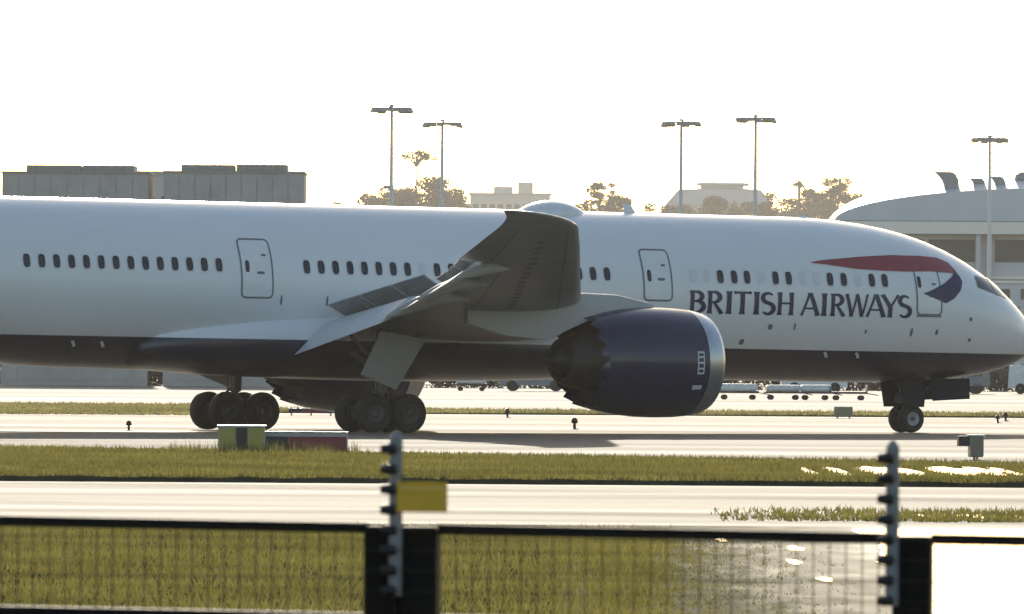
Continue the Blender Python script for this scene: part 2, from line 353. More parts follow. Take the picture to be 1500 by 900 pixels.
def patch(name, rows, material, parent, off=0.012, star=True):
    """a skin patch from rows of (F, z) points"""
    n = len(rows[0]); v = [skin(F, z, off, star) for r in rows for F, z in r]; f = []
    for k in range(len(rows) - 1):
        for i in range(n - 1): f.append((k * n + i, k * n + i + 1, (k + 1) * n + i + 1, (k + 1) * n + i))
    return link(name, v, f, material, parent, smooth=True)
def oval(F, z, w, h, off, star, p=3.2, n=20):
    v = [skin(F, z, off, star)]
    for i in range(n):
        t = 2 * math.pi * i / n; c, s = math.cos(t), math.sin(t)
        v.append(skin(F + math.copysign(abs(c) ** (2 / p), c) * w / 2, z + math.copysign(abs(s) ** (2 / p), s) * h / 2, off, star))
    return v, [(0, 1 + i, 1 + (i + 1) % n) for i in range(n)]
wins = [-13.26 + 0.6 * k for k in range(14)] + [-1.84 + 0.6 * k for k in range(8)] + [3.6, 4.2, 4.8, 5.4, 6.0, 6.6, 7.2, 7.8, 8.4, 9.0, 9.6, 10.2, 10.8] + \
       [15.67, 16.27, 16.83, 18.07, 18.64, 20.45, 21.05, 22.3, 22.88] + [-13.26 - 3.0 - 0.6 * k for k in range(14)]
blind = [2.97, 14.5, 15.1, 17.45, 19.25, 19.85, 21.68]
for star in (True, False):
    for F in wins:
        v, f = oval(F, 5.785, 0.335, 0.56, 0.008, star); fr = link('window_frame', v, f, 'plug', FUS, smooth=True)
        v, f = oval(F, 5.785, 0.275, 0.47, 0.014, star); o = link('window', v, f, 'glass_dark', FUS, smooth=True)
    for F in blind:
        v, f = oval(F, 5.785, 0.30, 0.50, 0.008, star); link('window_plug', v, f, 'plug', FUS, smooth=True)

def rrect(F0, F1, z0, z1, r, n=6):
    pts = []
    for cx, cz, a0 in ((F1 - r, z1 - r, 0), (F0 + r, z1 - r, 90), (F0 + r, z0 + r, 180), (F1 - r, z0 + r, 270)):
        for k in range(n + 1): a = R(a0 + 90 * k / n); pts.append((cx + r * math.cos(a), cz + r * math.sin(a)))
    out = []
    for i, p in enumerate(pts):
        q = pts[(i + 1) % len(pts)]; m = max(1, int(math.dist(p, q) / 0.2))
        for k in range(m): out.append((p[0] + (q[0] - p[0]) * k / m, p[1] + (q[1] - p[1]) * k / m))
    return out
def door(F0, F1, z0, z1, star, winF):
    N = 12; d = patch('door', [[(F0 + 0.03 + (F1 - F0 - 0.06) * i / 6, z0 + 0.03 + (z1 - z0 - 0.06) * k / N) for i in range(7)] for k in range(N + 1)], 'white_paint', AC, 0.014, star)
    a = rrect(F0 - 0.03, F1 + 0.03, z0 - 0.03, z1 + 0.03, 0.18); b = rrect(F0 + 0.03, F1 - 0.03, z0 + 0.03, z1 - 0.03, 0.12); n = min(len(a), len(b))
    import itertools
    def resample(p, n):
        L = [0]; 
        for i in range(len(p)): L.append(L[-1] + math.dist(p[i], p[(i + 1) % len(p)]))
        out = []
        for k in range(n):
            s = L[-1] * k / n; i = max(j for j in range(len(p)) if L[j] <= s); t = (s - L[i]) / max(L[i + 1] - L[i], 1e-9); q = p[(i + 1) % len(p)]
            out.append((p[i][0] + (q[0] - p[i][0]) * t, p[i][1] + (q[1] - p[i][1]) * t))
        return out
    a, b = resample(a, 60), resample(b, 60)
    v = [skin(F, z, 0.02, star) for F, z in a + b]; link('door_seam', v, [(i, (i + 1) % 60, 60 + (i + 1) % 60, 60 + i) for i in range(60)], 'seam', d)
    v, f = oval(winF, 5.76, 0.17, 0.42, 0.024, star); link('door_window', v, f, 'glass_dark', d)
    v, f = oval((F0 + F1) / 2 + 0.15, (z0 + z1) / 2 - 0.15, 0.32, 0.10, 0.024, star); link('door_handle', v, f, 'seam', d)
    v, f = oval(F1 - 0.3, z1 - 0.55, 0.2, 0.08, 0.024, star); link('door_placard', v, f, 'seam', d)
    return d
for star in (True, False):
    door(-4.55, -3.28, 4.67, 6.71, star, -4.30); door(12.35, 13.55, 4.88, 6.69, star, 12.6); door(24.30, 25.42, 4.58, 6.24, star, 24.45); door(-21.2, -20.0, 4.67, 6.71, star, -21.0)
    patch('door_sill', [[(24.28 + 0.19 * i, z) for i in range(7)] for z in (4.50, 4.56)], 'seam', AC, 0.02, star)

# ------------------------------------------------ lettering: flared strokes laid on the skin
def arc(cx, cy, rx, ry, a0, a1, n=14): return [(cx + rx * math.cos(R(a0 + (a1 - a0) * k / n)), cy + ry * math.sin(R(a0 + (a1 - a0) * k / n))) for k in range(n + 1)]
def seg(a, b, n=10): return [(a[0] + (b[0] - a[0]) * k / n, a[1] + (b[1] - a[1]) * k / n) for k in range(n + 1)]
TH, TN = 0.138, 0.08
def flare(pts, w, e=1.45): 
    n = len(pts) - 1; return [(p, w * (1 + (e - 1) * (abs(2 * k / n - 1) ** 6))) for k, p in enumerate(pts)]
def bowl(pts, w0, w1):
    n = len(pts) - 1; return [(p, w0 + (w1 - w0) * math.sin(math.pi * k / n) ** 1.3) for k, p in enumerate(pts)]
def glyph(c):
    V = lambda x: flare(seg((x, 0), (x, 1), 12), TH)
    return {'B': [V(.09), bowl(seg((.09, .95), (.22, .95), 3) + arc(.22, .745, .20, .205, 90, -90) + seg((.22, .54), (.09, .54), 3), .07, .16), bowl(seg((.09, .54), (.24, .54), 3) + arc(.24, .295, .24, .245, 90, -90) + seg((.24, .05), (.09, .05), 3), .07, .17)],
     'R': [V(.09), bowl(seg((.09, .95), (.22, .95), 3) + arc(.22, .725, .21, .225, 90, -90) + seg((.22, .50), (.09, .50), 3), .07, .16), [(p, TN + 0.07 * k / 10) for k, p in enumerate(seg((.22, .5), (.52, 0.0), 10))]],
     'I': [V(.10)], 'T': [V(.27), flare(seg((.0, .95), (.54, .95), 10), 0.09, 1.6)],
     'H': [V(.09), V(.52), flare(seg((.12, .52), (.5, .52), 6), 0.08, 1)],
     'S': [[(p, w) for p, w in zip(arc(.22, .745, .185, .205, 35, 250, 12) + arc(.23, .27, .20, .235, 75, -145, 14), [.07 + .015 * k for k in range(7)] + [.16] * 14 + [.16 - .015 * k for k in range(7)])]],
     'A': [flare(seg((.02, 0), (.28, 1), 12), TN, 1.3), flare(seg((.30, 1), (.58, 0), 12), TH, 1.2), flare(seg((.14, .32), (.46, .32), 6), .075, 1)],
     'W': [flare(seg((.02, 1), (.24, 0), 12), TH, 1.2), flare(seg((.24, 0), (.44, 1), 12), TN, 1), flare(seg((.44, 1), (.66, 0), 12), TH, 1), flare(seg((.66, 0), (.88, 1), 12), TN, 1.2)],
     'Y': [flare(seg((.0, 1), (.27, .45), 8), TH, 1.2), flare(seg((.54, 1), (.27, .45), 8), TN, 1.2), flare(seg((.27, .45), (.27, 0), 6), TH, 1.2)]}[c]
def letter(c, F0, F1, z0, z1, star, width):
    v = []; f = []
    k = (F1 - F0) / width; h = z1 - z0
    for si, st in enumerate(glyph(c)):
        n = len(v)
        for i, (p, w) in enumerate(st):
            a, b = st[max(i - 1, 0)][0], st[min(i + 1, len(st) - 1)][0]; d = Vector((b[0] - a[0], b[1] - a[1])).normalized(); nx, ny = -d.y * w / 2, d.x * w / 2
            for s in (1, -1): 
                u = p[0] + s * nx; F = F0 + u * k
                v.append(skin(F if star else F0 + F1 - F, z0 + (p[1] + s * ny) * h, 0.016 + 0.004 * si, star))
        f += [(n + 2 * i, n + 2 * i + 1, n + 2 * i + 3, n + 2 * i + 2) for i in range(len(st) - 1)]
    link('lettering', v, f, 'navy_print', FUS)
X2F = lambda X: 14.32 + (X - 88) * (23.98 - 14.32) / 930.0
spans = [('B', 88, 146, .48), ('R', 162, 226, .54), ('I', 238, 266, .2), ('T', 272, 344, .54), ('I', 353, 381, .2), ('S', 388, 440, .44), ('H', 454, 523, .61),
         ('A', 555, 628, .6), ('I', 638, 664, .2), ('R', 678, 738, .54), ('W', 744, 836, .9), ('A', 832, 908, .6), ('Y', 898, 966, .54), ('S', 968, 1019, .44)]
for c, a, b, wd in spans:
    letter(c, X2F(a), X2F(b), 4.455, 5.27, True, wd)
    Fm = 14.32 + 23.98; letter(c, Fm - X2F(b), Fm - X2F(a), 4.455, 5.27, False, wd)

# ribbon emblem
rt = [(19.75,6.38),(20.19,6.46),(21.93,6.62),(23.39,6.71),(24.88,6.71),(25.73,6.66),(26.22,6.50),(26.40,6.26),(26.47,6.12)]
rb = [(19.75,6.36),(20.36,6.32),(21.58,6.19),(22.84,6.14),(23.93,6.13),(25.06,6.15),(25.77,6.14),(26.14,6.12),(26.38,6.09)]
no = [(26.38,6.19),(26.54,6.02),(26.60,5.81),(26.42,5.50),(26.04,5.19),(25.63,5.01),(25.08,5.19),(24.60,5.34)]
ni = [(26.29,6.12),(26.14,5.99),(25.90,5.86),(25.69,5.75),(25.49,5.66),(25.24,5.57),(24.88,5.43),(24.60,5.35)]
def ribbon(name, A, B, material, star, off):
    def dense(P, n=4):
        out = []
        for i in range(len(P) - 1): out += [(P[i][0] + (P[i + 1][0] - P[i][0]) * k / n, P[i][1] + (P[i + 1][1] - P[i][1]) * k / n) for k in range(n)]
        return out + [P[-1]]
    A, B = dense(A), dense(B); patch(name, [[(a[0] + (b[0] - a[0]) * t / 4, a[1] + (b[1] - a[1]) * t / 4) for a, b in zip(A, B)] for t in range(5)], material, FUS, off, star)
for star in (True, False):
    ribbon('emblem_red', rt, rb, 'red_print', star, 0.026); ribbon('emblem_navy', no, ni, 'navy_print', star, 0.028)
    for F, z, w, h in ((17.94, 4.02, .2, .2), (16.88, 3.46, .2, .2), (22.15, 3.92, .1, .14), (24.18, 3.93, .1, .3), (25.32, 3.95, .12, .2), (26.85, 4.45, .14, .14), (26.94, 3.7, .13, .13), (-1.0, 4.6, .08, .35), (-2.9, 4.6, .08, .35), (19.0, 4.05, .08, .25)):
        v, f = oval(F, z, w, h, 0.012, star); link('service_panel', v, f, 'seam', FUS)
    for F, z in ((20.73, 3.0), (22.12, 3.0), (-10.89, 2.88), (-9.72, 2.88)):
        patch('registration_mark', [[(F - .12 + .1 * k, z + .14 - .1 * k), (F - .02 + .1 * k, z + .18 - .1 * k)] for k in range(3)], 'pale_print', FUS, 0.014, star)

# cockpit windows, dark panes wrapped on the nose (station, angle round the section)
def skin_a(F, a, off, star):
    T, B, w = fus(F); return Vector((F, (-1 if star else 1) * (w + off) * math.cos(a), (T + B) / 2 + ((T - B) / 2 + off) * math.sin(a)))
for star in (True, False):
    for quad in ([(27.5, 42), (27.42, 28), (28.35, 31), (28.35, 50)], [(28.43, 50), (28.43, 31), (29.2, 40), (28.75, 86)]):
        n = 6; v = []; f = []
        for k in range(n + 1):
            for i in range(n + 1):
                s, t = i / n, k / n; q = [tuple(a + (b - a) * s for a, b in zip(quad[j0], quad[j1])) for j0, j1 in ((1, 2), (0, 3))]
                F, a = (q[0][c] + (q[1][c] - q[0][c]) * t for c in (0, 1)); v.append(skin_a(F, R(a), 0.02, star))
        for k in range(n):
            for i in range(n): f.append((k * (n + 1) + i, k * (n + 1) + i + 1, (k + 1) * (n + 1) + i + 1, (k + 1) * (n + 1) + i))
        link('cockpit_window', v, f, 'glass_dark', FUS, smooth=True)
# satcom hump, blade aerials
g = G(); nseg = 14
g.loft([[(F, 1.05 * math.sin(math.pi * min(max(t, .03), .97)) ** .6 * math.cos(2 * math.pi * i / 24), 7.92 + 0.50 * math.sin(math.pi * min(max(t, .02), .98)) ** .75 * math.sin(2 * math.pi * i / 24)) for i in range(24)] for k in range(nseg + 1) for t in [k / nseg] for F in [8.75 + 2.85 * t]])
g.obj('radome_hump', 'white_paint', AC, smooth=True)
for F, h in ((13.6, 0.36), (21.2, 0.1)):
    G().hexa([(F - .28, -.02, 8.0), (F + .28, -.02, 8.0), (F + .28, .02, 8.0), (F - .28, .02, 8.0)], [(F - .30, -.012, 8.02 + h), (F - .02, -.012, 8.02 + h), (F - .02, .012, 8.02 + h), (F - .30, .012, 8.02 + h)]).obj('aerial', 'white_paint', AC)

# wing to body fairing
g = G(); rings = []
for k in range(33):
    t = k / 32; F = -8.2 + 21.0 * t; e = math.sin(math.pi * t) ** 0.55 if 0 < t < 1 else 0; hw = 2.2 + 1.02 * e; zt = 3.4 + 1.15 * e; zb = 2.25 - 0.42 * e
    rings.append([(F, hw * math.copysign(abs(math.cos(a)) ** 0.72, math.cos(a)), (zt + zb) / 2 + (zt - zb) / 2 * math.copysign(abs(math.sin(a)) ** 0.85, math.sin(a))) for i in range(40) for a in [2 * math.pi * i / 40]])
g.loft(rings).obj('belly_fairing', 'body_paint', AC, smooth=True)

# ------------------------------------------------ wings
def tab(P): 
    xs = np.array([p[0] for p in P]); ys = np.array([p[1] for p in P]); return lambda s: float(_pchip(xs, ys, s))
LEf = tab([(0, 11.6), (2.9, 9.7), (9.9, 5.08), (18, -0.26), (25, -4.9), (27, -6.3), (28.5, -7.9), (29.5, -9.5), (30.05, -11.0)])
TEf = tab([(0, -2.5), (2.9, -2.6), (9.5, -2.8), (18, -5.95), (25, -8.55), (27, -9.3), (28.5, -10.05), (29.5, -10.75), (30.05, -11.15)])
LEz = tab([(0, 4.05), (2.9, 4.15), (9.9, 4.78), (15, 5.32), (20, 5.98), (25, 6.75), (28, 7.18), (30.05, 7.42)])
TEz = tab([(0, 3.7), (2.9, 3.78), (9.5, 4.52), (15, 5.08), (20, 5.78), (25, 6.62), (28, 7.12), (30.05, 7.40)])
TC = tab([(0, .125), (2.9, .125), (9.9, .105), (18, .095), (27, .09), (30.05, .08)])
def foil(x):  # half thickness, unit t/c
    return 5 * (0.2969 * math.sqrt(max(x, 0)) - 0.1260 * x - 0.3516 * x ** 2 + 0.2843 * x ** 3 - 0.1015 * x ** 4)
def wsec(S, cut, side):
    le, te, zl, zt, tc = LEf(S), TEf(S), LEz(S), TEz(S), TC(S); c = le - te; xs = [cut * (1 - math.cos(math.pi * k / 14)) / 2 for k in range(15)]
    up = [(le - x * c, side * S, zl + (zt - zl) * x + foil(x) * tc * c * 0.9 + 0.012 * c * math.sin(math.pi * x)) for x in xs]
    dn = [(le - x * c, side * S, zl + (zt - zl) * x - foil(x) * tc * c * 1.0) for x in xs]
    return up + dn[::-1][:-1]
def flap(name, S0, S1, a0, a1, th, side, parent, material, sub=None):
    """moving surface: (F, z) of its leading and trailing edge at both ends"""
    rings = []
    for q in range(5):
        t = q / 4; S = S0 + (S1 - S0) * t; l = [a0[0][i] + (a1[0][i] - a0[0][i]) * t for i in (0, 1)]; e = [a0[1][i] + (a1[1][i] - a0[1][i]) * t for i in (0, 1)]
        d = Vector((e[0] - l[0], 0, e[1] - l[1])); L = d.length; d.normalize(); nrm = Vector((d.z, 0, -d.x)); nrm = nrm if nrm.z > 0 else -nrm; ring = []
        prof = [(0, 0), (.02, .32), (.08, .7), (.2, 1), (.45, .85), (.75, .42), (1, .03), (1, -.03), (.7, -.22), (.4, -.42), (.15, -.5), (.03, -.3)]
        for x, y in prof: p = Vector((l[0], 0, l[1])) + d * (x * L) + nrm * (y * th); ring.append((p.x, side * S, p.z))
        rings.append(ring)
    return G().loft(rings).obj(name, material, parent, smooth=True, autosmooth=True)
def upper(S, x): 
    c = LEf(S) - TEf(S); return (LEf(S) - x * c, LEz(S) + (TEz(S) - LEz(S)) * x + foil(x) * TC(S) * c * 0.9 + 0.012 * c * math.sin(math.pi * x))
def wing(side):
    g = G(); SS = [0.5, 2.9, 5, 7, 9.9, 12, 15, 18, 20.7]
    g.loft([wsec(S, 0.80, side) for S in SS] + [wsec(S, 1.0, side) for S in (20.75, 23, 25, 26.2, 27, 27.8, 28.5, 29.1, 29.5, 29.8, 30.05)])
    W = g.obj('wing', 'wing_grey', AC, smooth=True, autosmooth=True)
    flap('inboard_flap', 3.15, 9.35, [(-0.65, 3.92), (-2.5, 2.68)], [(-1.25, 4.72), (-2.85, 3.80)], 0.22, side, AC, 'flap_grey')
    flap('flaperon', 9.5, 11.4, [(-1.55, 4.50), (-3.05, 3.85)], [(-2.2, 4.66), (-3.7, 4.05)], 0.18, side, AC, 'flap_grey')
    flap('outboard_flap', 11.6, 20.6, [(-2.3, 4.62), (-4.0, 3.92)], [(-6.0, 5.66), (-7.3, 5.10)], 0.16, side, AC, 'flap_grey')
    # spoilers standing up from the upper surface
    HN, TP = [(-.25, 3.98), (-.10, 4.95)], [(-1.15, 4.45), (-1.05, 5.52)]          # inboard hinge line and raised edge, root to kink
    def panel(h0, h1, t0, t1, S0, S1):
        lo = [(h0[0], side * S0, h0[1]), (t0[0], side * S0, t0[1]), (t1[0], side * S1, t1[1]), (h1[0], side * S1, h1[1])]
        G().hexa(lo, [(v[0] + .03, v[1], v[2] + .04) for v in lo]).obj('spoiler', 'spoiler_grey', AC)
    mixp = lambda P, t: tuple(P[0][i] + (P[1][i] - P[0][i]) * t for i in (0, 1))
    for t0, t1 in ((0, .32), (.335, .65), (.665, .98)): panel(mixp(HN, t0), mixp(HN, t1), mixp(TP, t0), mixp(TP, t1), 3.15 + 6.2 * t0, 3.15 + 6.2 * t1)
    for S0, S1, ang, ln in ((11.8, 13.9, 22, .8), (14.0, 16.0, 22, .75), (16.1, 18.1, 22, .7), (18.2, 20.2, 22, .65)):
        H = [upper(S, .74) for S in (S0, S1)]; panel(H[0], H[1], *[(h[0] - ln * math.cos(R(ang)), h[1] + ln * math.sin(R(ang))) for h in H], S0, S1)
    # flap track fairings under the trailing edge
    for S, L, r, drop in ((13.4, 3.4, .20, .75), (17.2, 2.8, .17, .6), (20.6, 2.2, .15, .4)):
        F0 = TEf(S) + 2.1; z0 = LEz(S) + (TEz(S) - LEz(S)) * .75 - .30; rings = []
        for k in range(15):
            t = k / 14; rr = r * (math.sin(math.pi * min(max(t, .02), .98)) ** .6); dz = -drop * max(0, t - .35) ** 1.3 * 1.6
            rings.append([(F0 - L * t, side * S + rr * .8 * math.cos(2 * math.pi * i / 14), z0 + dz + rr * 1.35 * math.sin(2 * math.pi * i / 14)) for i in range(14)])
        G().loft(rings).obj('flap_track_fairing', 'wing_grey', AC, smooth=True)
    # tank access covers and control surface gaps on the lower skin
    def lower(S, x, off=.012): c = LEf(S) - TEf(S); return (LEf(S) - x * c, side * S, LEz(S) + (TEz(S) - LEz(S)) * x - foil(x) * TC(S) * c - off)
    for k in range(16):
        S = 10.8 + k * .92; dv = 0.19 / (LEf(S) - TEf(S)); v = [lower(S, .40)] + [lower(S + .27 * math.cos(2 * math.pi * i / 14), .40 + dv * math.sin(2 * math.pi * i / 14)) for i in range(14)]
        link('access_cover', v, [(0, 1 + i, 1 + (i + 1) % 14) for i in range(14)], 'cover_grey', W)
    def gap(P, w=.03):
        v = []
        for S, x in P: a = Vector(lower(S, x - w / (LEf(S) - TEf(S)))); b = Vector(lower(S, x + w / (LEf(S) - TEf(S)))); v += [a, b]
        link('panel_gap', v, [(2 * i, 2 * i + 1, 2 * i + 3, 2 * i + 2) for i in range(len(P) - 1)], 'cover_grey', W)
    gap([(20.9 + .5 * k, .74) for k in range(12)]); gap([(8.5 + 1.0 * k, .13) for k in range(19)]); gap([(10.5 + 1.0 * k, .60) for k in range(11)])
    return W
for s in (-1, 1): wing(s)

# ------------------------------------------------ engines
def engine(side):
    S = 9.75; cz = 2.62; c = (0, side * S, cz); N = 64
    outer = [(10.02, 1.56), (10.12, 1.60), (10.18, 1.66), (10.15, 1.72), (10.0, 1.79), (9.6, 1.87), (9.40, 1.892)]
    body = [(9.40, 1.892), (9.0, 1.925), (8.2, 1.945), (7.4, 1.93), (6.6, 1.86), (5.9, 1.74), (5.4, 1.62)]
    g = G(); g.lathe(body, c, 'x', N)
    # chevron nozzle teeth
    base = [(5.4, side * S + 1.62 * math.cos(2 * math.pi * i / N), cz + 1.62 * math.sin(2 * math.pi * i / N)) for i in range(N)]
    tip = [(5.4 - (0.06 if i % 4 == 0 else 0.22 if i % 2 else 0.36), side * S + 1.53 * math.cos(2 * math.pi * i / N), cz + 1.53 * math.sin(2 * math.pi * i / N)) for i in range(N)]
    inn = [(5.5, side * S + 1.50 * math.cos(2 * math.pi * i / N), cz + 1.50 * math.sin(2 * math.pi * i / N)) for i in range(N)]
    g.loft([base, tip, inn], caps=False)
    E = g.obj('engine', 'navy_paint', AC, smooth=True, autosmooth=True)
    G().lathe([(8.9, 1.44), (9.5, 1.46), (9.85, 1.50)] + outer, c, 'x', N).obj('inlet_lip', 'bare_metal', E, smooth=True)
    g = G(); g.lathe([(9.0, 1.44), (9.0, 0.42), (9.15, 0.36), (9.45, 0.18), (9.55, 0.02)], c, 'x', 40); g.obj('fan', 'dark_bay', E, smooth=True)
    G().lathe([(5.6, 1.5), (5.55, 1.2), (5.5, 1.05), (4.9, 0.98), (4.5, 0.85), (4.3, 0.74), (4.35, 0.68), (4.6, 0.62)], c, 'x', 40).obj('core_cowl', 'hot_metal', E, smooth=True)
    G().lathe([(4.7, 0.55), (4.4, 0.48), (4.0, 0.28), (3.7, 0.06), (3.69, 0.01)], c, 'x', 32).obj('exhaust_plug', 'hot_metal', E, smooth=True)
    # badge panels near the lip on the outboard cheek
    def cheek(F0, F1, a0, a1, off):
        rr = tab([(-9.9, 1.81), (-9.6, 1.87), (-9.0, 1.925), (-8.2, 1.945)]); v = []
        for i in range(5):
            F = F0 + (F1 - F0) * i / 4
            for k in range(7): a = R(a0 + (a1 - a0) * k / 6); q = rr(-F) + off; v.append((F, side * (S + q * math.cos(a)), cz + q * math.sin(a)))
        return v, [(i * 7 + k, i * 7 + k + 1, (i + 1) * 7 + k + 1, (i + 1) * 7 + k) for i in range(4) for k in range(6)]
    v, f = cheek(8.85, 9.15, -12, 12, .012); b = link('badge', v, f, 'pale_print', E)
    for k, (p, q) in enumerate(((-10, -7), (-5, -1), (1, 5), (7, 10))): v, f = cheek(8.90, 9.10, p, q, .02); link('badge_letter', v, f, 'navy_print', E)
    v, f = cheek(8.75, 9.15, -29, -24, .012); link('badge_stripe', v, f, 'pale_print', E)
    # pylon
    g = G(); st = []
    for F, zb, zt, hw in ((8.7, 4.30, 4.46, .05), (8.0, 4.35, 4.72, .20), (6.6, 4.28, 4.98, .30), (5.2, 4.0, 5.02, .33), (3.6, 3.35, 4.9, .32), (2.0, 3.45, 4.6, .26), (0.4, 3.85, 4.5, .12)):
        y = side * S; st.append([(F, y - hw, zb), (F, y - hw * 1.0, (zb + zt) / 2), (F, y - hw * .7, zt - .05), (F, y, zt), (F, y + hw * .7, zt - .05), (F, y + hw, (zb + zt) / 2), (F, y + hw, zb)])
    g.loft(st).obj('pylon', 'wing_grey', AC, smooth=True, autosmooth=True)
for s in (-1, 1): engine(s)

# ------------------------------------------------ landing gear
def wheel(name, c, rad, wid, parent, hub='hub_shaded'):
    h = wid / 2; prof = [(-h * .55, .10), (-h * .60, rad * .42), (-h * .8, rad * .52), (-h * .98, rad * .62), (-h, rad * .78), (-h * .86, rad * .92), (-h * .55, rad * .99), (0, rad), (h * .55, rad * .99), (h * .86, rad * .92), (h, rad * .78), (h * .98, rad * .62), (h * .8, rad * .52), (h * .60, rad * .42), (h * .55, .10)]
    n = 36; g = G(); g.lathe(prof, c, 'y', n, caps=True); nq = len(prof) - 1
    mi = []
    for k in range(nq): mi += [1 if k in (0, 1, nq - 2, nq - 1) else 0] * n
    mi += [1, 1]
    return g.obj(name, None, parent, smooth=True, mats=['tyre', hub], mi=mi, autosmooth=True)
def main_gear(side):
    y = side * 4.9; root = empty('main_landing_gear', (0, 0, 0)); root.parent = AC
    for fx in (-.73, .73):
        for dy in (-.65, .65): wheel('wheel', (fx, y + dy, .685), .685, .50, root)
        G().tube([(fx, y - .8, .685), (fx, y + .8, .685)], .11, 12).obj('axle', 'gear_grey', root, smooth=True)
        for dy in (-.36, .36): G().lathe([(-.1, .05), (-.1, .26), (.1, .26), (.1, .05)], (fx, y + dy, .685), 'y', 20).obj('brake', 'dark_bay', root)
    G().tube([(-.85, y, .70), (-.3, y, .78), (.3, y, .78), (.85, y, .70)], [.13, .17, .17, .13], 14).obj('bogie_beam', 'gear_grey', root, smooth=True)
    G().tube([(0, y, .75), (0, y, 1.35), (0.02, y, 1.4), (.1, y - side * .1, 3.9)], [.13, .13, .21, .25], 16).obj('strut', 'gear_grey', root, smooth=True, autosmooth=True)
    G().tube([(.05, y, 1.9), (1.9, y - side * .5, 3.5)], .10, 10).obj('drag_brace', 'gear_grey', root, smooth=True)
    G().tube([(.05, y, 2.0), (-.1, y - side * 2.2, 3.0)], .11, 10).obj('side_brace', 'gear_grey', root, smooth=True)
    G().tube([(-.05, y, 2.3), (-1.2, y - side * .3, 3.5)], .07, 8).obj('actuator', 'gear_grey', root, smooth=True)
    g = G(); g.tube([(-.12, y, 1.5), (-.62, y, 1.22), (-.2, y, .85)], .07, 8); g.obj('torque_link', 'gear_grey', root, smooth=True)
    for a, b in (((.2, y + side * .12, 3.4), (.22, y + side * .14, .9)), ((-.2, y + side * .1, 3.4), (-.25, y + side * .12, .95))): G().tube([a, b], .025, 6).obj('hose', 'dark_bay', root)
    Y1, Y2 = side * 6.2, side * 5.55; o = side * .06
    v = [(-.87, Y1, 3.55), (.98, Y1, 3.30), (.20, Y2, 1.50), (-1.26, Y2, 2.02)]
    G().hexa(v, [(p[0], p[1] + o, p[2]) for p in v]).obj('gear_door', 'wing_grey', root)
for s in (-1, 1): main_gear(s)
nz0 = 25.83 * math.tan(R(.62)); root = empty('nose_landing_gear', (0, 0, 0)); root.parent = AC
for dy in (-.31, .31): wheel('wheel', (25.83, dy, nz0 + .51), .51, .38, root, 'hub')
G().tube([(25.83, -.5, nz0 + .51), (25.83, .5, nz0 + .51)], .08, 10).obj('axle', 'gear_grey', root, smooth=True)
G().tube([(25.83, 0, nz0 + .5), (25.78, 0, 1.25), (25.76, 0, 1.3), (25.6, 0, 2.4)], [.09, .09, .15, .18], 14).obj('strut', 'gear_grey', root, smooth=True, autosmooth=True)
G().tube([(25.75, 0, 1.45), (27.3, 0, 2.2)], .08, 8).obj('drag_brace', 'gear_grey', root, smooth=True)
G().tube([(25.68, 0, 1.35), (25.3, 0, 1.12), (25.72, 0, nz0 + .62)], .055, 8).obj('torque_link', 'gear_grey', root, smooth=True)
G().bev(25.45, 26.25, -.34, .34, 1.30, 1.72, .06).obj('steering_collar', 'dark_bay', root)
for k in (-1, 1):
    G().lathe([(0, .02), (0, .10), (-.12, .08), (-.14, .02)], (26.32, k * .18, 1.52), 'x', 14, caps=True).obj('taxi_lamp', 'hub', root)
    v = [(25.05, k * .58, 2.25), (26.3, k * .58, 2.25), (26.15, k * .66, 1.22), (25.3, k * .66, 1.22)]
    G().hexa(v, [(p[0], p[1] + k * .03, p[2]) for p in v]).obj('aft_door', 'door_navy', root)
    v = [(26.45, k * .60, 2.25), (28.2, k * .60, 2.3), (28.15, k * .70, 1.55), (26.5, k * .70, 1.45)]
    G().hexa(v, [(p[0], p[1] + k * .03, p[2]) for p in v]).obj('front_door', 'door_navy', root)

# ------------------------------------------------ tail surfaces
def surf(name, secs, material):
    g = G(); rings = []
    for le, te, p, tcr, vert in secs:
        c = le - te; xs = [(1 - math.cos(math.pi * k / 10)) / 2 for k in range(11)]; up = []; dn = []
        for x in xs:
            h = foil(x) * tcr * c
            up.append((le - x * c, h, p[1]) if vert else (le - x * c, p[0], p[1] + h)); dn.append((le - x * c, -h, p[1]) if vert else (le - x * c, p[0], p[1] - h))
        rings.append(up + dn[::-1][1:-1])
    return g.loft(rings).obj(name, material, AC, smooth=True, autosmooth=True)
surf('tail_fin', [(-20.5, -28.5, (0, 7.5), .1, True), (-26.4, -30.6, (0, 13.5), .09, True), (-29.6, -32.2, (0, 16.7), .09, True)], 'white_paint')
for s in (-1, 1): surf('tailplane', [(-23.4, -29.2, (s * .6, 6.4), .1, False), (-28.9, -31.4, (s * 9.7, 7.4), .09, False)], 'wing_grey')
# ------------------------------------------------------------------ airfield signs and lights
def sign_box(name, x, y, w, h, legs, z0, label, rz=0.0, d=0.28):
    e = empty(name, (x, y, 0), rz); tag(e, label, 'sign')
    G().bev(-w / 2, w / 2, -d / 2, d / 2, z0, z0 + h, .03).obj('cabinet', 'sign_metal', e)
    for k in range(legs):
        lx = -w / 2 + .15 + (w - .3) * k / max(legs - 1, 1); G().tube([(lx, 0, -0.02), (lx, 0, z0 + .05)], .035, 8).obj('leg', 'sign_metal', e)
    return e
def face(e, x0, x1, z0, z1, y, material, name='face'): return G().box(x0, x1, y - .012, y + .004, z0, z1).obj(name, material, e)
s = sign_box('taxiway_sign', -7.30, 328.4, 1.26, .62, 2, .20, 'yellow taxiway sign with a black centre panel standing in the grass', 0.0, .55)
face(s, -.60, -.16, .23, .79, -.285, 'sign_yellow'); face(s, -.15, .16, .23, .79, -.285, 'sign_black'); face(s, .17, .60, .23, .79, -.285, 'sign_yellow')
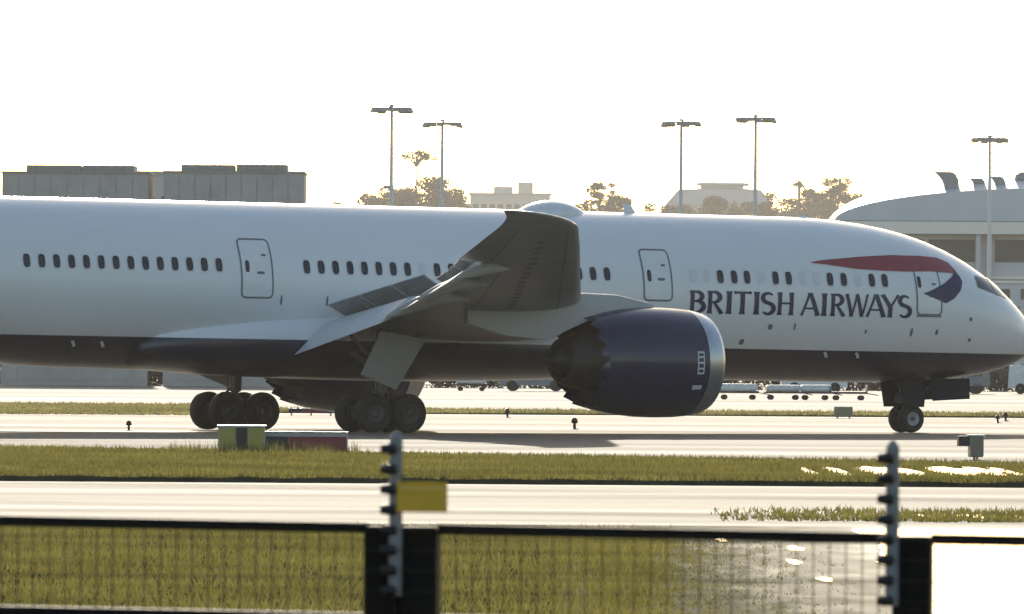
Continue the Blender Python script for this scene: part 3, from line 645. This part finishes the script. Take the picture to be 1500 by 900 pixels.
G().box(-.66, .66, -.32, .30, .822, .86).obj('lid', 'truck_white', s)
s = sign_box('taxiway_sign', -5.55, 328.8, 2.24, .58, 3, .10, 'long dark red runway sign standing in the grass', 0.0, .35)
face(s, -1.09, -.47, .13, .56, -.182, 'sign_black'); face(s, -.46, 1.09, .13, .56, -.182, 'sign_red'); G().box(-1.13, 1.13, -.2, .19, .682, .70).obj('lid', 'sign_metal', s)
s = sign_box('airfield_cabinet', 12.80, 334.0, .38, .58, 2, .08, 'small pale airfield cabinet with a dark side box at the taxiway edge', R(6), .5)
face(s, -.17, .17, .1, .64, -.255, 'cabinet_brown'); G().box(-.5, -.192, -.22, .15, .38, .66).obj('side_box', 'sign_black', s); G().box(-.25, .23, -.28, .28, .662, .70).obj('lid', 'truck_white', s)
s = sign_box('airfield_sign', 14.6, 533, .82, .46, 2, .06, 'plain bronze sign board on the strip beyond the nose wheel', 0, .2); face(s, -.38, .38, .1, .48, -.105, 'sign_bronze')
s = sign_box('airfield_sign', -8.7, 527, 2.0, .22, 3, .10, 'low dark red sign board on the strip between the two main wheel sets', 0, .2); face(s, -.96, -.4, .12, .3, -.105, 'sign_black'); face(s, -.38, .96, .12, .3, -.105, 'sign_red')
def edge_light(x, y, label, k=1.0):
    e = empty('edge_light', (x, y, 0)); tag(e, label, 'light', 'taxiway edge lights')
    G().lathe([(0, .16), (.03, .16), (.05, .06), (.22, .05)], (0, 0, 0), 'z', 14, caps=True).obj('stem', 'sign_black', e)
    G().lathe([(.22, .10), (.26, .13), (.36, .12), (.42, .07), (.44, .01)], (0, 0, 0), 'z', 16, caps=True).obj('lens', 'glass_dark', e, smooth=True); e.scale = (k, k, k)
edge_light(-.17, 523, 'dark edge light on the grass strip beyond the engine and wheels', .9); edge_light(2.35, 450, 'stubby edge light on the taxiway behind the engine', 1.0)
edge_light(-13.5, 428, 'squat edge light on the taxiway behind the rear fuselage', .8); edge_light(20.3, 506, 'edge light on the taxiway ahead of the nose wheel', .8); edge_light(21.2, 520, 'edge light on the strip ahead of the nose wheel', .9)

# ------------------------------------------------------------------ ground equipment on the far apron
def wheels(e, xs, y, r):
    for x in xs:
        for s in (-1, 1): G().lathe([(-.1, .05), (-.1, r), (.1, r), (.1, .05)], (x, s * y, r), 'y', 14).obj('wheel', 'tyre', e)
def dolly(x, y, label, load, L=2.4):
    e = empty('baggage_dolly', (x, y, 0), R(4)); tag(e, label, 'cart', 'baggage dollies on the far apron')
    G().bev(-L / 2, L / 2, -.75, .75, .38, .52, .03).obj('deck', 'truck_dark', e); wheels(e, (-L / 2 + .35, L / 2 - .35), .62, .15)
    G().tube([(L / 2, 0, .42), (L / 2 + .7, 0, .3)], .03, 6).obj('tow_bar', 'truck_dark', e)
    if load: G().bev(-L / 2 + .08, L / 2 - .08, -.7, .7, .525, .525 + load, .08).obj('load_cover', 'truck_white', e)
    else:
        for q in (-1, 1): G().box(q * L / 2 - .03, q * L / 2 + .03, -.7, .7, .52, .9).obj('end_rail', 'truck_grey', e)
dolly(13.6, 727, 'low white-covered dolly nearest the engine inlet', .42); dolly(16.3, 728, 'white-covered dolly standing between two others', .36, 2.2); dolly(18.2, 727, 'short white-covered dolly beside the empty rack dolly', .38, 1.9); dolly(20.2, 727, 'empty dark dolly with end rails', 0, 2.2)
dolly(-2.8, 842, 'lone white flat dolly seen between wheels and engine', .25, 2.2)
def van(name, x, y, rz, L, H, label, body, boxed):
    e = empty(name, (x, y, 0), rz); tag(e, label, 'truck' if boxed else 'van'); c = L * .3
    if boxed:
        G().bev(-L / 2, L / 2 - c - .1, -1.0, 1.0, .75, H, .05).obj('cargo_box', body, e); G().box(-L / 2, L / 2, -.85, .85, .5, .74).obj('chassis', 'truck_dark', e)
        zt = H * .82; rings = [[(L / 2 - c, -.95, .55), (L / 2, -.95, .55), (L / 2, -.95, 1.25), (L / 2 - .35, -.92, zt), (L / 2 - c, -.92, zt)], [(L / 2 - c, .95, .55), (L / 2, .95, .55), (L / 2, .95, 1.25), (L / 2 - .35, .92, zt), (L / 2 - c, .92, zt)]]
        G().loft(rings).obj('cab', body, e)
    else:
        rings = [[(-L / 2, s * .92, .4), (L / 2, s * .92, .4), (L / 2, s * .92, .95), (L / 2 - .8, s * .9, 1.1), (L / 2 - 1.5, s * .82, H), (-L / 2 + .1, s * .82, H)] for s in (-1, 1)]
        G().loft(rings).obj('body', body, e)
    for s in (-1, 1):
        zt = H * .78; G().hexa([(L / 2 - c + .15, s * .93, 1.25), (L / 2 - .55, s * .93, 1.25), (L / 2 - .65, s * .93, zt), (L / 2 - c + .15, s * .93, zt)], [(L / 2 - c + .15, s * .965, 1.25), (L / 2 - .55, s * .965, 1.25), (L / 2 - .65, s * .95, zt), (L / 2 - c + .15, s * .95, zt)]).obj('side_window', 'glass_dark', e)
    wheels(e, (-L / 2 + .9, L / 2 - .9), .85, .38)
van('box_truck', 30.2, 846, R(5), 6.2, 3.0, 'grey box truck parked under the nose of the airliner', 'truck_grey', True)
van('service_van', 37.2, 850, R(-3), 4.8, 2.0, 'white service van on the far apron ahead of the nose', 'truck_white', False)
van('service_van', 1.6, 845, R(176), 4.8, 2.0, 'pale grey van behind the engine and wing', 'truck_grey', False)
van('box_truck', 6.5, 850, R(2), 6.0, 2.8, 'white box truck hidden largely by the engine', 'truck_white', True)
van('service_van', 21.0, 842, R(182), 4.6, 1.9, 'white van behind the empty rack dolly', 'truck_white', False)

RIDGE = 3.4          # the hazy skyline stands on a ridge some five kilometres off
def far_off(e):
    e.location = (e.location.x * RIDGE, e.location.y * RIDGE, 3 - 3 * RIDGE); e.scale = (RIDGE,) * 3
def foliage(name, blobs, n, leaf, seed, material='leaf', parent=None):
    """leaf-sized faces gathered in clumps"""
    r = np.random.default_rng(seed); W = np.array([b[3] * b[4] * b[5] for b in blobs]); W = W / W.sum(); k = r.choice(len(blobs), n, p=W); B = np.array(blobs)[k]
    d = r.normal(size=(n, 3)); d /= np.linalg.norm(d, axis=1)[:, None]; rad = r.uniform(0.35, 1.0, n) ** 0.6; P = B[:, :3] + d * rad[:, None] * B[:, 3:6]
    a = r.normal(size=(n, 3)); a /= np.linalg.norm(a, axis=1)[:, None]; b = np.cross(a, r.normal(size=(n, 3))); b /= np.linalg.norm(b, axis=1)[:, None]; s = leaf * r.uniform(.5, 1.4, n)[:, None]
    V = np.stack([P - a * s, P + b * s * .55, P + a * s, P - b * s * .55], 1); me = bpy.data.meshes.new(name)
    me.vertices.add(n * 4); me.vertices.foreach_set('co', V.reshape(-1)); me.loops.add(n * 4); me.loops.foreach_set('vertex_index', np.arange(n * 4)); me.polygons.add(n)
    me.polygons.foreach_set('loop_start', np.arange(n) * 4); me.polygons.foreach_set('loop_total', np.full(n, 4)); me.update(calc_edges=True); me.materials.append(M[material])
    o = bpy.data.objects.new(name, me); C.objects.link(o)
    if parent: o.parent = parent
    return o
r = random.Random(9); bl = []
for i in range(150):
    x = -70 + 150 * i / 149 + r.uniform(-.6, .6); hh = r.uniform(1.6, 3.0); bl.append((x, 905 + r.uniform(-3, 3), hh * .5, r.uniform(.9, 1.8), 1.2, hh * .6))
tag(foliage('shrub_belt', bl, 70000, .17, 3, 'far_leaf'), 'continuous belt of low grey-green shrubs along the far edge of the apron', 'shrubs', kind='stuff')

# ------------------------------------------------------------------ light masts
def mast(x, y, label):
    e = empty('light_mast', (x, y, 0)); tag(e, label, 'lamp post', 'apron light masts')
    G().tube([(0, 0, 0), (0, 0, 10), (0, 0, 29.6)], [.34, .27, .17], 12).obj('pole', 'mast_steel', e, smooth=True)
    G().lathe([(0, .7), (.05, .7), (.3, .4)], (0, 0, 0), 'z', 12, caps=True).obj('footing', 'mast_steel', e)
    g = G(); n = 20; g.tube([(1.75 * math.cos(2 * math.pi * i / n), 1.75 * math.sin(2 * math.pi * i / n), 29.55) for i in range(n + 1)], .07, 6)
    for i in range(4): a = math.pi * i / 2 + .4; g.tube([(0, 0, 29.62), (1.75 * math.cos(a), 1.75 * math.sin(a), 29.55)], .06, 6)
    g.lathe([(29.35, .3), (29.9, .3), (30.0, .05)], (0, 0, 0), 'z', 12, caps=True); g.obj('head_ring', 'lamp_head', e)
    rm = random.Random(int(x * 10))
    for i in range(16):
        if rm.random() < .12: continue
        a = 2 * math.pi * i / 16 + rm.uniform(.1, .3); c, s_ = math.cos(a), math.sin(a); q = G()
        q.hexa([(1.78 * c - .38 * s_, 1.78 * s_ + .38 * c, 29.20), (2.42 * c - .46 * s_, 2.42 * s_ + .46 * c, 29.05), (2.42 * c + .46 * s_, 2.42 * s_ - .46 * c, 29.05), (1.78 * c + .38 * s_, 1.78 * s_ - .38 * c, 29.20)],
               [(1.78 * c - .20 * s_, 1.78 * s_ + .20 * c, 29.68), (2.25 * c - .22 * s_, 2.25 * s_ + .22 * c, 29.62), (2.25 * c + .22 * s_, 2.25 * s_ - .22 * c, 29.62), (1.78 * c + .20 * s_, 1.78 * s_ - .20 * c, 29.68)]); q.v = [(v[0], v[1], v[2] + (dz_ if k_ < 4 else 0)) for dz_ in [rm.uniform(-.12, .22)] for k_, v in enumerate(q.v)]; q.obj('floodlight', 'lamp_head', e)
    return e
mast(-13.5, 1347, 'tall ring-headed light mast with a small bracket, rising from the dark tree clump'); mast(-8.38, 1434, 'ring-headed light mast rising behind the widest tree of the dark clump')
mast(19.69, 1420, 'ring-headed light mast in front of the domed hall, near its sloping end'); mast(27.84, 1392, 'ring-headed light mast in front of the hall beside the palms'); mast(59.54, 1514, 'ring-headed light mast in front of the terminal')
for o in list(bpy.data.objects):
    if o.name == 'light_mast': G().box(-.9, .25, -.12, .12, 20.6, 20.95).obj('bracket', 'lamp_head', o)

# ------------------------------------------------------------------ buildings
def block(x0, x1, y, z, tops, label):
    e = empty('block_building', ((x0 + x1) / 2, y, 0)); tag(e, label, 'building', 'grey block buildings'); w = (x1 - x0) / 2
    G().box(-w, w, 0, 12, 0, z).obj('wall', 'block_wall', e)
    n = 9
    for i in range(n):
        a = -w + 2 * w * i / n
        for zz0, zz1 in ((.4, z * .5 - .05), (z * .5 + .05, z - .35)): G().box(a + .05, a + 2 * w / n - .05, -.06, -.004, zz0, zz1).obj('cladding_panel', 'block_wall', e)
    G().box(-w - .08, w + .08, -.1, 12.1, z, z + .14).obj('parapet', 'block_trim', e)
    for a, b, dz in tops:
        p = G().box(a - (x0 + x1) / 2, b - (x0 + x1) / 2, 1.0, 9, z + .142, z + dz).obj('roof_plant', 'block_wall', e)
        m = int((b - a) / .5)
        for i in range(m): q = a - (x0 + x1) / 2 + (b - a) * i / m; G().box(q + .06, q + (b - a) / m - .06, .93, .996, z + .2, z + dz - .05).obj('louvre', 'block_trim', p)
block(-37.92, -27.03, 900, 15.75, [(-36.15, -32.15, .62), (-31.95, -28.14, .62)], 'grey block building with a stepped roof, the one standing further from the trees')
block(-25.91, -15.52, 900, 15.85, [(-24.65, -20.75, .62), (-20.55, -16.79, .66)], 'grey block building with a stepped roof beside the dark tree clump')
e = empty('office_building', (-34.5, 1250, 0)); tag(e, 'pale building showing in the gap between the two grey blocks', 'building')
G().box(-8, 8, 0, 10, 0, 20.6).obj('wall', 'pale_wall', e); G().box(-8.2, 8.2, -.2, 10.2, 20.6, 21.0).obj('roof', 'pale_roof', e)
for i in range(8):
    for k in range(5): G().box(-7.4 + 1.9 * i, -6.3 + 1.9 * i, -.05, -.004, 2.2 + 3.6 * k, 4.0 + 3.6 * k).obj('window', 'terminal_glass', e)

e = empty('office_building', (-.4, 1900, 0)); tag(e, 'hazy far building with a stepped roof and small tower behind the wing', 'building')
G().box(-6.3, 6.3, 0, 14, 0, 27.3).obj('wall', 'pale_wall', e); G().box(-2.6, .4, 1, 6, 27.3, 28.3).obj('stair_tower', 'pale_wall', e); G().box(1.2, 3.6, 1, 6, 27.3, 29.0).obj('stair_tower', 'pale_wall', e); G().box(-6.5, 6.5, -.2, 14.2, 27.0, 27.25).obj('cornice', 'pale_roof', e)
for i in range(9):
    for k in range(3): G().box(-5.8 + 1.3 * i, -5.0 + 1.3 * i, -.06, -.004, 15.5 + 4 * k, 17.5 + 4 * k).obj('window', 'terminal_glass', e)
far_off(e)
e = empty('office_building', (-12, 1950, 0)); tag(e, 'low hazy far building behind the dark tree clump', 'building'); G().box(-9, 6, 0, 12, 0, 25.8).obj('wall', 'pale_wall', e); G().box(-9.3, 6.3, -.3, 12.3, 25.8, 26.2).obj('roof', 'pale_roof', e)

far_off(e)
e = empty('hall', (31.6, 1850, 0)); tag(e, 'hazy far hall with sloping shoulders and a raised flat crown', 'building'); sc = 1850 / 1900
def hall_ring(z, x0, x1, y0, y1): return [(x0, y0, z), (x1, y0, z), (x1, y1, z), (x0, y1, z)]
G().loft([hall_ring(0, -7.8, 7.8, 0, 20), hall_ring(24.9, -7.8, 7.8, 0, 20)]).obj('wall', 'pale_wall', e)
G().loft([hall_ring(24.95, -8.1, 8.1, -.3, 20.3), hall_ring(25.3, -8.1, 8.1, -.3, 20.3), hall_ring(27.4, -6.2, 6.3, 2, 18), hall_ring(27.6, -2.9, 3.9, 4, 16)]).obj('roof', 'pale_roof', e)
G().loft([hall_ring(27.62, -2.7, 3.7, 4.2, 15.8), hall_ring(28.1, -2.7, 3.7, 4.2, 15.8)]).obj('lantern', 'pale_wall', e)
G().loft([hall_ring(28.12, -3.5, 4.6, 3.4, 16.6), hall_ring(28.45, -3.3, 4.4, 3.6, 16.4), hall_ring(28.95, -.6, 1.2, 8, 12)]).obj('lantern_roof', 'pale_roof', e)
for k in range(3): G().tube([(-1.8 + .5 * k, 6, 28.3), (-1.8 + .5 * k, 6, 29.0 + .12 * k)], .10, 6).obj('vent_pipe', 'pale_roof', e)
for i in range(9):
    for k in range(2): G().box(-7.0 + 1.6 * i, -6.1 + 1.6 * i, -.06, -.004, 15 + 4.6 * k, 17.4 + 4.6 * k).obj('window', 'terminal_glass', e)

far_off(e)
# terminal: flat concourse with fascia and ribbon windows, vaulted hall behind
TX, TY, K = 44.0, 1600.0, 1600 / 1450.0
e = empty('terminal', (TX, TY, 0)); tag(e, 'pale grey airport terminal with bright roof fascia and a curved vault topped by wind cowls', 'building')
G().box(0, 70, 0, 60, 0, 18.4).obj('wall', 'terminal_wall', e)
G().box(-1.2, 71, -2.6, 61, 18.42, 20.0).obj('fascia', 'terminal_fascia', e); G().box(-1.0, 70.5, -2.4, 60.5, 20.0, 20.16).obj('roof_edge', 'cowl', e)
wins_t = [(1.2, 5.6), (5.9, 10.3), (10.9, 17.0), (19.7, 25.5), (25.9, 31.5), (34.2, 40), (40.4, 46), (48.7, 54), (54.4, 60)]
for a, b in wins_t: G().box(a, b, -.10, -.004, 14.75, 17.7).obj('window', 'terminal_glass', e)
for a in (17.4, 18.9, 32.2, 33.6, 46.7, 48.0): G().box(a - .28, a + .28, -1.9, -1.2, 0, 18.40).obj('column', 'terminal_wall', e)
for a in (-.4, 4, 9, 13.6, 20.3, 25, 30, 36, 42, 52): 
    for z0, z1 in ((8.6, 10.6), (3.2, 5.6)): G().box(a, a + 2.6, -.10, -.004, z0, z1).obj('window', 'terminal_glass', e)
G().box(-1, 70, -.5, -.1, 12.5, 12.9).obj('ledge', 'terminal_fascia', e)
g = G(); rings = []
for y in np.linspace(8, 56, 9):
    q = math.sin(math.pi * (y - 2) / 60) ** .35; ring = []
    for i in range(29): t = i / 28; ang = math.pi * t; ring.append((-1.3 + 62 * (1 - math.cos(ang)) / 2 , y, 20.1 + 6.9 * q * math.sin(ang)))
    rings.append(ring)
g.loft(rings, closed=False, caps=False); n = len(rings[0]); g.f.append(tuple(range(n))); g.f.append(tuple((len(rings) - 1) * n + i for i in range(n)))
g.obj('vault_roof', 'terminal_roof', e, smooth=True, autosmooth=True)
def cowl(x, y, z, h, w, turn, kind):
    if kind == 0:      # hooded scoop with a slanting mouth turned to the wind
        P = [(-.50, -.1), (.52, -.1), (.56, .45), (.50, .68), (.36, .86), (.14, .97), (-.10, 1.0), (-1.30, 1.0), (-.95, .80), (-.70, .62), (-.55, .40)]
        ring = lambda yy, k: [(x + turn * u * w * k, yy, z + v * h) for u, v in P]
        G().loft([ring(y - w * .8, .94), ring(y - w * .65, 1), ring(y + w * .65, 1), ring(y + w * .8, .94)]).obj('wind_cowl', 'cowl', e); G().box(x - w * 1.3, x + w * 1.5, y - w, y + w, z - .6, z + .12).obj('cowl_base', 'cowl', e)
    else:
        G().lathe([(z - .9, w * .6), (z + h * .55, w * .6), (z + h * .6, w * 1.25), (z + h * .85, w * 1.15), (z + h, w * .4)], (x, y, 0), 'z', 14, caps=True).obj('wind_cowl', 'cowl', e, smooth=True, autosmooth=True)
cowl(14.3, 12, 23.8, 3.0, 1.75, 1, 0); cowl(18.3, 14, 23.7, 2.3, 1.15, 1, 0); cowl(20.9, 12, 23.8, 2.4, 1.1, 1, 0); cowl(22.4, 15, 24.2, 1.6, .5, 1, 1); cowl(23.9, 15, 24.2, 2.7, .85, 1, 1); cowl(29.5, 14, 24.6, 2.7, .8, 1, 0)

# passenger bridge ahead of the nose
e = empty('passenger_bridge', (72.0, 1540, 0), R(8)); tag(e, 'pale passenger bridge with a bright roof edge in front of the terminal', 'jet bridge')
G().bev(-12, 12, -1.6, 1.6, 8.6, 11.6, .1).obj('tunnel', 'terminal_wall', e); G().box(-12.2, 12.2, -1.8, 1.8, 11.62, 11.95).obj('roof', 'terminal_fascia', e)
for i in range(7): G().box(-11 + 3.2 * i, -9.2 + 3.2 * i, -1.68, -1.602, 9.6, 10.9).obj('window', 'terminal_glass', e)
for x in (-8, 8): G().tube([(x, 0, 0), (x, 0, 8.7)], .4, 12).obj('support_column', 'mast_steel', e)
G().bev(-15.2, -12.22, -2.2, 2.2, 8.2, 11.9, .2).obj('cab', 'terminal_wall', e)

# ------------------------------------------------------------------ trees
def tree(x, y, h, w, seed, label, kind='round', group='far trees', base=0.80):
    e = empty('palm_tree' if kind == 'palm' else 'broadleaf_tree', (x, y, 0)); tag(e, label, 'tree', group); r = random.Random(seed)
    if kind == 'palm':
        G().tube([(0, 0, 0), (.2, 0, h * .5), (.1, 0, h - .8)], [.3, .22, .18], 8).obj('trunk', 'bark', e); v = []; f = []
        for i in range(26):
            a = r.uniform(0, 6.28); up = r.uniform(-.5, 1.1); L = w * r.uniform(.8, 1.15); P = Vector((.1, 0, h - .8)); d = Vector((math.cos(a) * math.cos(up), math.sin(a) * math.cos(up), math.sin(up))); s = Vector((-math.sin(a), math.cos(a), 0)) * .22
            for k in range(5):
                t = k / 4; q = P + d * L * t - Vector((0, 0, .7 * L * t * t)); ww = math.sin(math.pi * (.15 + .83 * t)); v += [q - s * ww, q + s * ww]
            n = len(v) - 10; f += [(n + 2 * k, n + 2 * k + 1, n + 2 * k + 3, n + 2 * k + 2) for k in range(4)]
        link('crown', v, f, 'far_leaf', e); far_off(e); return e
    blobs = []; g = G(); z0 = h * base
    g.tube([(0, 0, 0), (r.uniform(-.3, .3), 0, z0 * .6), (0, 0, z0 + (h - z0) * .35)], [w * .03 + .08, w * .018 + .05, w * .008 + .03], 8)
    nb = 26 if kind == 'open' else 30
    for i in range(nb):
        a = r.uniform(0, 6.28); q = r.uniform(.15, 1) ** .6; zz = z0 + (h - z0) * r.uniform(.1, .92); sh = math.sqrt(max(.05, 1 - ((zz - z0) / (h - z0) - .3) ** 2 * 1.6)); p = (w / 2 * q * sh * math.cos(a), w / 2 * q * sh * math.sin(a) * .8, zz)
        s = w * r.uniform(.06, .13) * (0.75 if kind == 'open' else 1.5); blobs.append((p[0], p[1], p[2], s * 1.4, s * 1.4, s * .8)); g.tube([(0, 0, z0 * (.965 if base > .9 else .93)), (p[0] * .5, p[1] * .5, (z0 + p[2]) / 2 - .2), p], [w * .010 + .03, w * .007 + .02, .02], 5)
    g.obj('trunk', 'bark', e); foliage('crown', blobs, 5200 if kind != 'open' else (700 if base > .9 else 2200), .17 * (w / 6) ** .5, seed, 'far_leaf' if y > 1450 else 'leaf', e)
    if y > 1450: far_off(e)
    return e
T = 'far trees'
tree(-16.2, 1500, 22.6, 6.2, 1, 'dark round tree at the foot of the bracketed light mast'); tree(-13.6, 1490, 22.0, 5.0, 2, 'dark tree in the middle of the clump between two light masts'); tree(-11.0, 1505, 23.8, 7.4, 3, 'widest dark tree of the clump between two light masts'); tree(-8.0, 1510, 22.9, 5.2, 4, 'small dark tree at the building end of the clump')
tree(-11.8, 1480, 26.9, 4.8, 5, 'tall sparse tree whose flat top stands clear above the dark clump', 'open', base=.965)
tree(-19.3, 1700, 23.9, 5.0, 6, 'faint low tree behind the rear fuselage'); tree(-23.5, 1720, 23.6, 5.5, 7, 'faint low tree beside the grey block building')
tree(11.2, 1480, 23.4, 6.6, 8, 'lone open-crowned tree behind the radome hump', 'open', base=.80); tree(12.6, 1500, 21.9, 5.5, 9, 'bushy tree under the lone open-crowned tree'); tree(8.9, 1505, 21.0, 3.6, 10, 'small bushy tree beside the radome hump')
tree(17.5, 1600, 22.2, 4.2, 11, 'small tree between the lone open-crowned tree and the domed hall'); tree(21.4, 1610, 22.0, 4.6, 12, 'bush at the sloping end of the domed hall')
tree(27.0, 1620, 23.5, 4.6, 13, 'bushy tree in front of the middle of the domed hall'); tree(30.6, 1600, 22.4, 4.2, 23, 'low bushy tree in front of the domed hall beside the light mast'); tree(34.6, 1615, 24.2, 3.6, 14, 'bushy tree at the far shoulder of the domed hall')
tree(37.0, 1620, 23.4, 4.0, 15, 'spreading tree beside the palm'); tree(37.2, 1580, 25.6, 1.5, 16, 'slender palm standing above the far trees', 'palm', 'far palms'); tree(39.9, 1625, 24.6, 4.4, 17, 'bushy tree between the palm and the tallest far tree'); tree(43.2, 1630, 26.4, 4.6, 18, 'tallest far tree near the terminal vault'); tree(45.8, 1640, 24.4, 4.0, 19, 'tree at the end of the terminal vault'); tree(41.5, 1600, 22.8, 4.0, 24, 'low tree in front of the tallest far tree')
r = random.Random(19); bl = []
for i in range(110):
    x = -130 + 330 * i / 109; hh = 3 + ((18.4 if x > 78 else 17.3) + r.uniform(0, 1.5)) * RIDGE; bl.append((x, 5650 + r.uniform(-20, 20), hh - 4, r.uniform(3, 6), 4, 6))
tag(foliage('tree_belt', bl, 40000, .7, 31, 'far_leaf'), 'faint belt of far treetops running along the ridge behind the airliner', 'trees', kind='stuff')
rv = []; nx = 60
for j, (yy, zz) in enumerate(((4500, -.02), (4900, 20), (5300, 44), (5900, 48), (6700, 40), (7800, -.02))):
    for i in range(nx + 1): x = -800 + 1600 * i / nx; rv.append((x, yy, zz + (2 * math.sin(x * .03 + j) if 0 < j < 5 else 0)))
struct(link('hill', rv, [(j * (nx + 1) + i, j * (nx + 1) + i + 1, (j + 1) * (nx + 1) + i + 1, (j + 1) * (nx + 1) + i) for j in range(5) for i in range(nx)], 'earth', smooth=True))

# ------------------------------------------------------------------ boundary fence in the foreground
FE = empty('boundary_fence', (-.42, 46.0, 0), R(-8)); tag(FE, 'black steel and wire mesh boundary fence with electric strands along its top', 'fence')
SL = -0.011                                      # the top rail falls slightly along the fence
post_x = [(-.128, .0), (.004, .150), (1.885, 2.030), (-2.15, -1.97), (4.0, 4.18), (-4.3, -4.12)]
for a, b in post_x: G().bev(a, b, -.07, .07, -.02, 2.322 + SL * a, .012).obj('post', 'fence_black', FE)
bays = [(-1.97, -.128), (.150, 1.885), (2.030, 4.0), (-4.12, -2.15)]
for a, b in bays:
    for zc, hh in ((2.312, .020), (1.968, .02), (.15, .03)):
        G().hexa([(a, -.03, zc - hh + SL * a), (b, -.03, zc - hh + SL * b), (b, .03, zc - hh + SL * b), (a, .03, zc - hh + SL * a)], [(a, -.03, zc + hh + SL * a), (b, -.03, zc + hh + SL * b), (b, .03, zc + hh + SL * b), (a, .03, zc + hh + SL * a)]).obj('rail', 'fence_black', FE)
    g = G(); n = round((b - a) / .0622); w = .0021
    for i in range(1, n): x = a + (b - a) * i / n; g.box(x - w, x + w, .034, .034 + 2 * w, .1, 2.29 + SL * x)
    for k in range(15): z = .2 + .148 * k; g.hexa([(a, .0405, z - w), (b, .0405, z - w), (b, .0445, z - w), (a, .0445, z - w)], [(a, .0405, z + w), (b, .0405, z + w), (b, .0445, z + w), (a, .0445, z + w)])
    tag(g.obj('wire_mesh', 'wire', FE), kind='stuff')
ins_z = [2.615 - .0765 * k for k in range(8)]
for px in (.0, 1.890, -2.06, 4.02):
    dz = SL * px; P = G().tube([(px, -.11, 2.06 + dz), (px, -.11, 2.655 + dz)], .026, 12).obj('electric_pole', 'electric_pole', FE, smooth=True, autosmooth=True)
    G().lathe([(2.655 + dz, .027), (2.675 + dz, .014), (2.685 + dz, .003)], (px, -.11, 0), 'z', 10).obj('pole_cap', 'electric_pole', P)
    for z in ins_z: G().lathe([(-.032, .008), (-.03, .018), (-.012, .018), (-.01, .021), (.01, .021), (.012, .018), (.03, .018), (.032, .008)], (px - .022, -.142, z + dz), 'x', 10, caps=True).obj('insulator', 'insulator', P)
for z in ins_z: G().tube([(-4.2, -.146, z + SL * -4.2), (4.2, -.146, z + SL * 4.2)], .0012, 5).obj('electric_strand', 'wire', FE)
NT = empty('warning_notice', tuple(FE.matrix_basis @ Vector((0.075, -.155, 2.43))), R(-8)); tag(NT, 'small rectangular yellow warning notice hung on the electric strands of the fence', 'sign')
NT.location = Matrix.Translation((-.42, 46.0, 0)) @ Matrix.Rotation(R(-8), 4, 'Z') @ Vector((0.108, -.155, 2.435))
G().bev(-.096, .096, -.003, .003, -.058, .058, .002).obj('plate', 'notice_yellow', NT)
G().box(-.085, .085, -.0055, -.0032, .030, .036).obj('printed_line', 'notice_pale', NT)
for q in (-.075, .075): G().box(q - .004, q + .004, -.006, .008, .055, .085).obj('hook', 'wire', NT)

# ------------------------------------------------------------------ air
hz = G().box(-930, 930, -150, 8450, -1.0, 115.0).obj('haze', 'white_paint'); hz.data.materials.clear()
m = bpy.data.materials.new('haze_air'); m.use_nodes = True; nt = m.node_tree; nt.nodes.clear(); o = nt.nodes.new('ShaderNodeOutputMaterial'); pv = nt.nodes.new('ShaderNodeVolumePrincipled')
pv.inputs['Color'].default_value = (0.95, 0.93, 0.90, 1); pv.inputs['Density'].default_value = 0.000036; pv.inputs['Anisotropy'].default_value = 0.3; nt.links.new(pv.outputs[0], o.inputs['Volume'])
hz.data.materials.append(m); tag(hz, 'thin bright haze over the airfield', 'haze', kind='stuff')
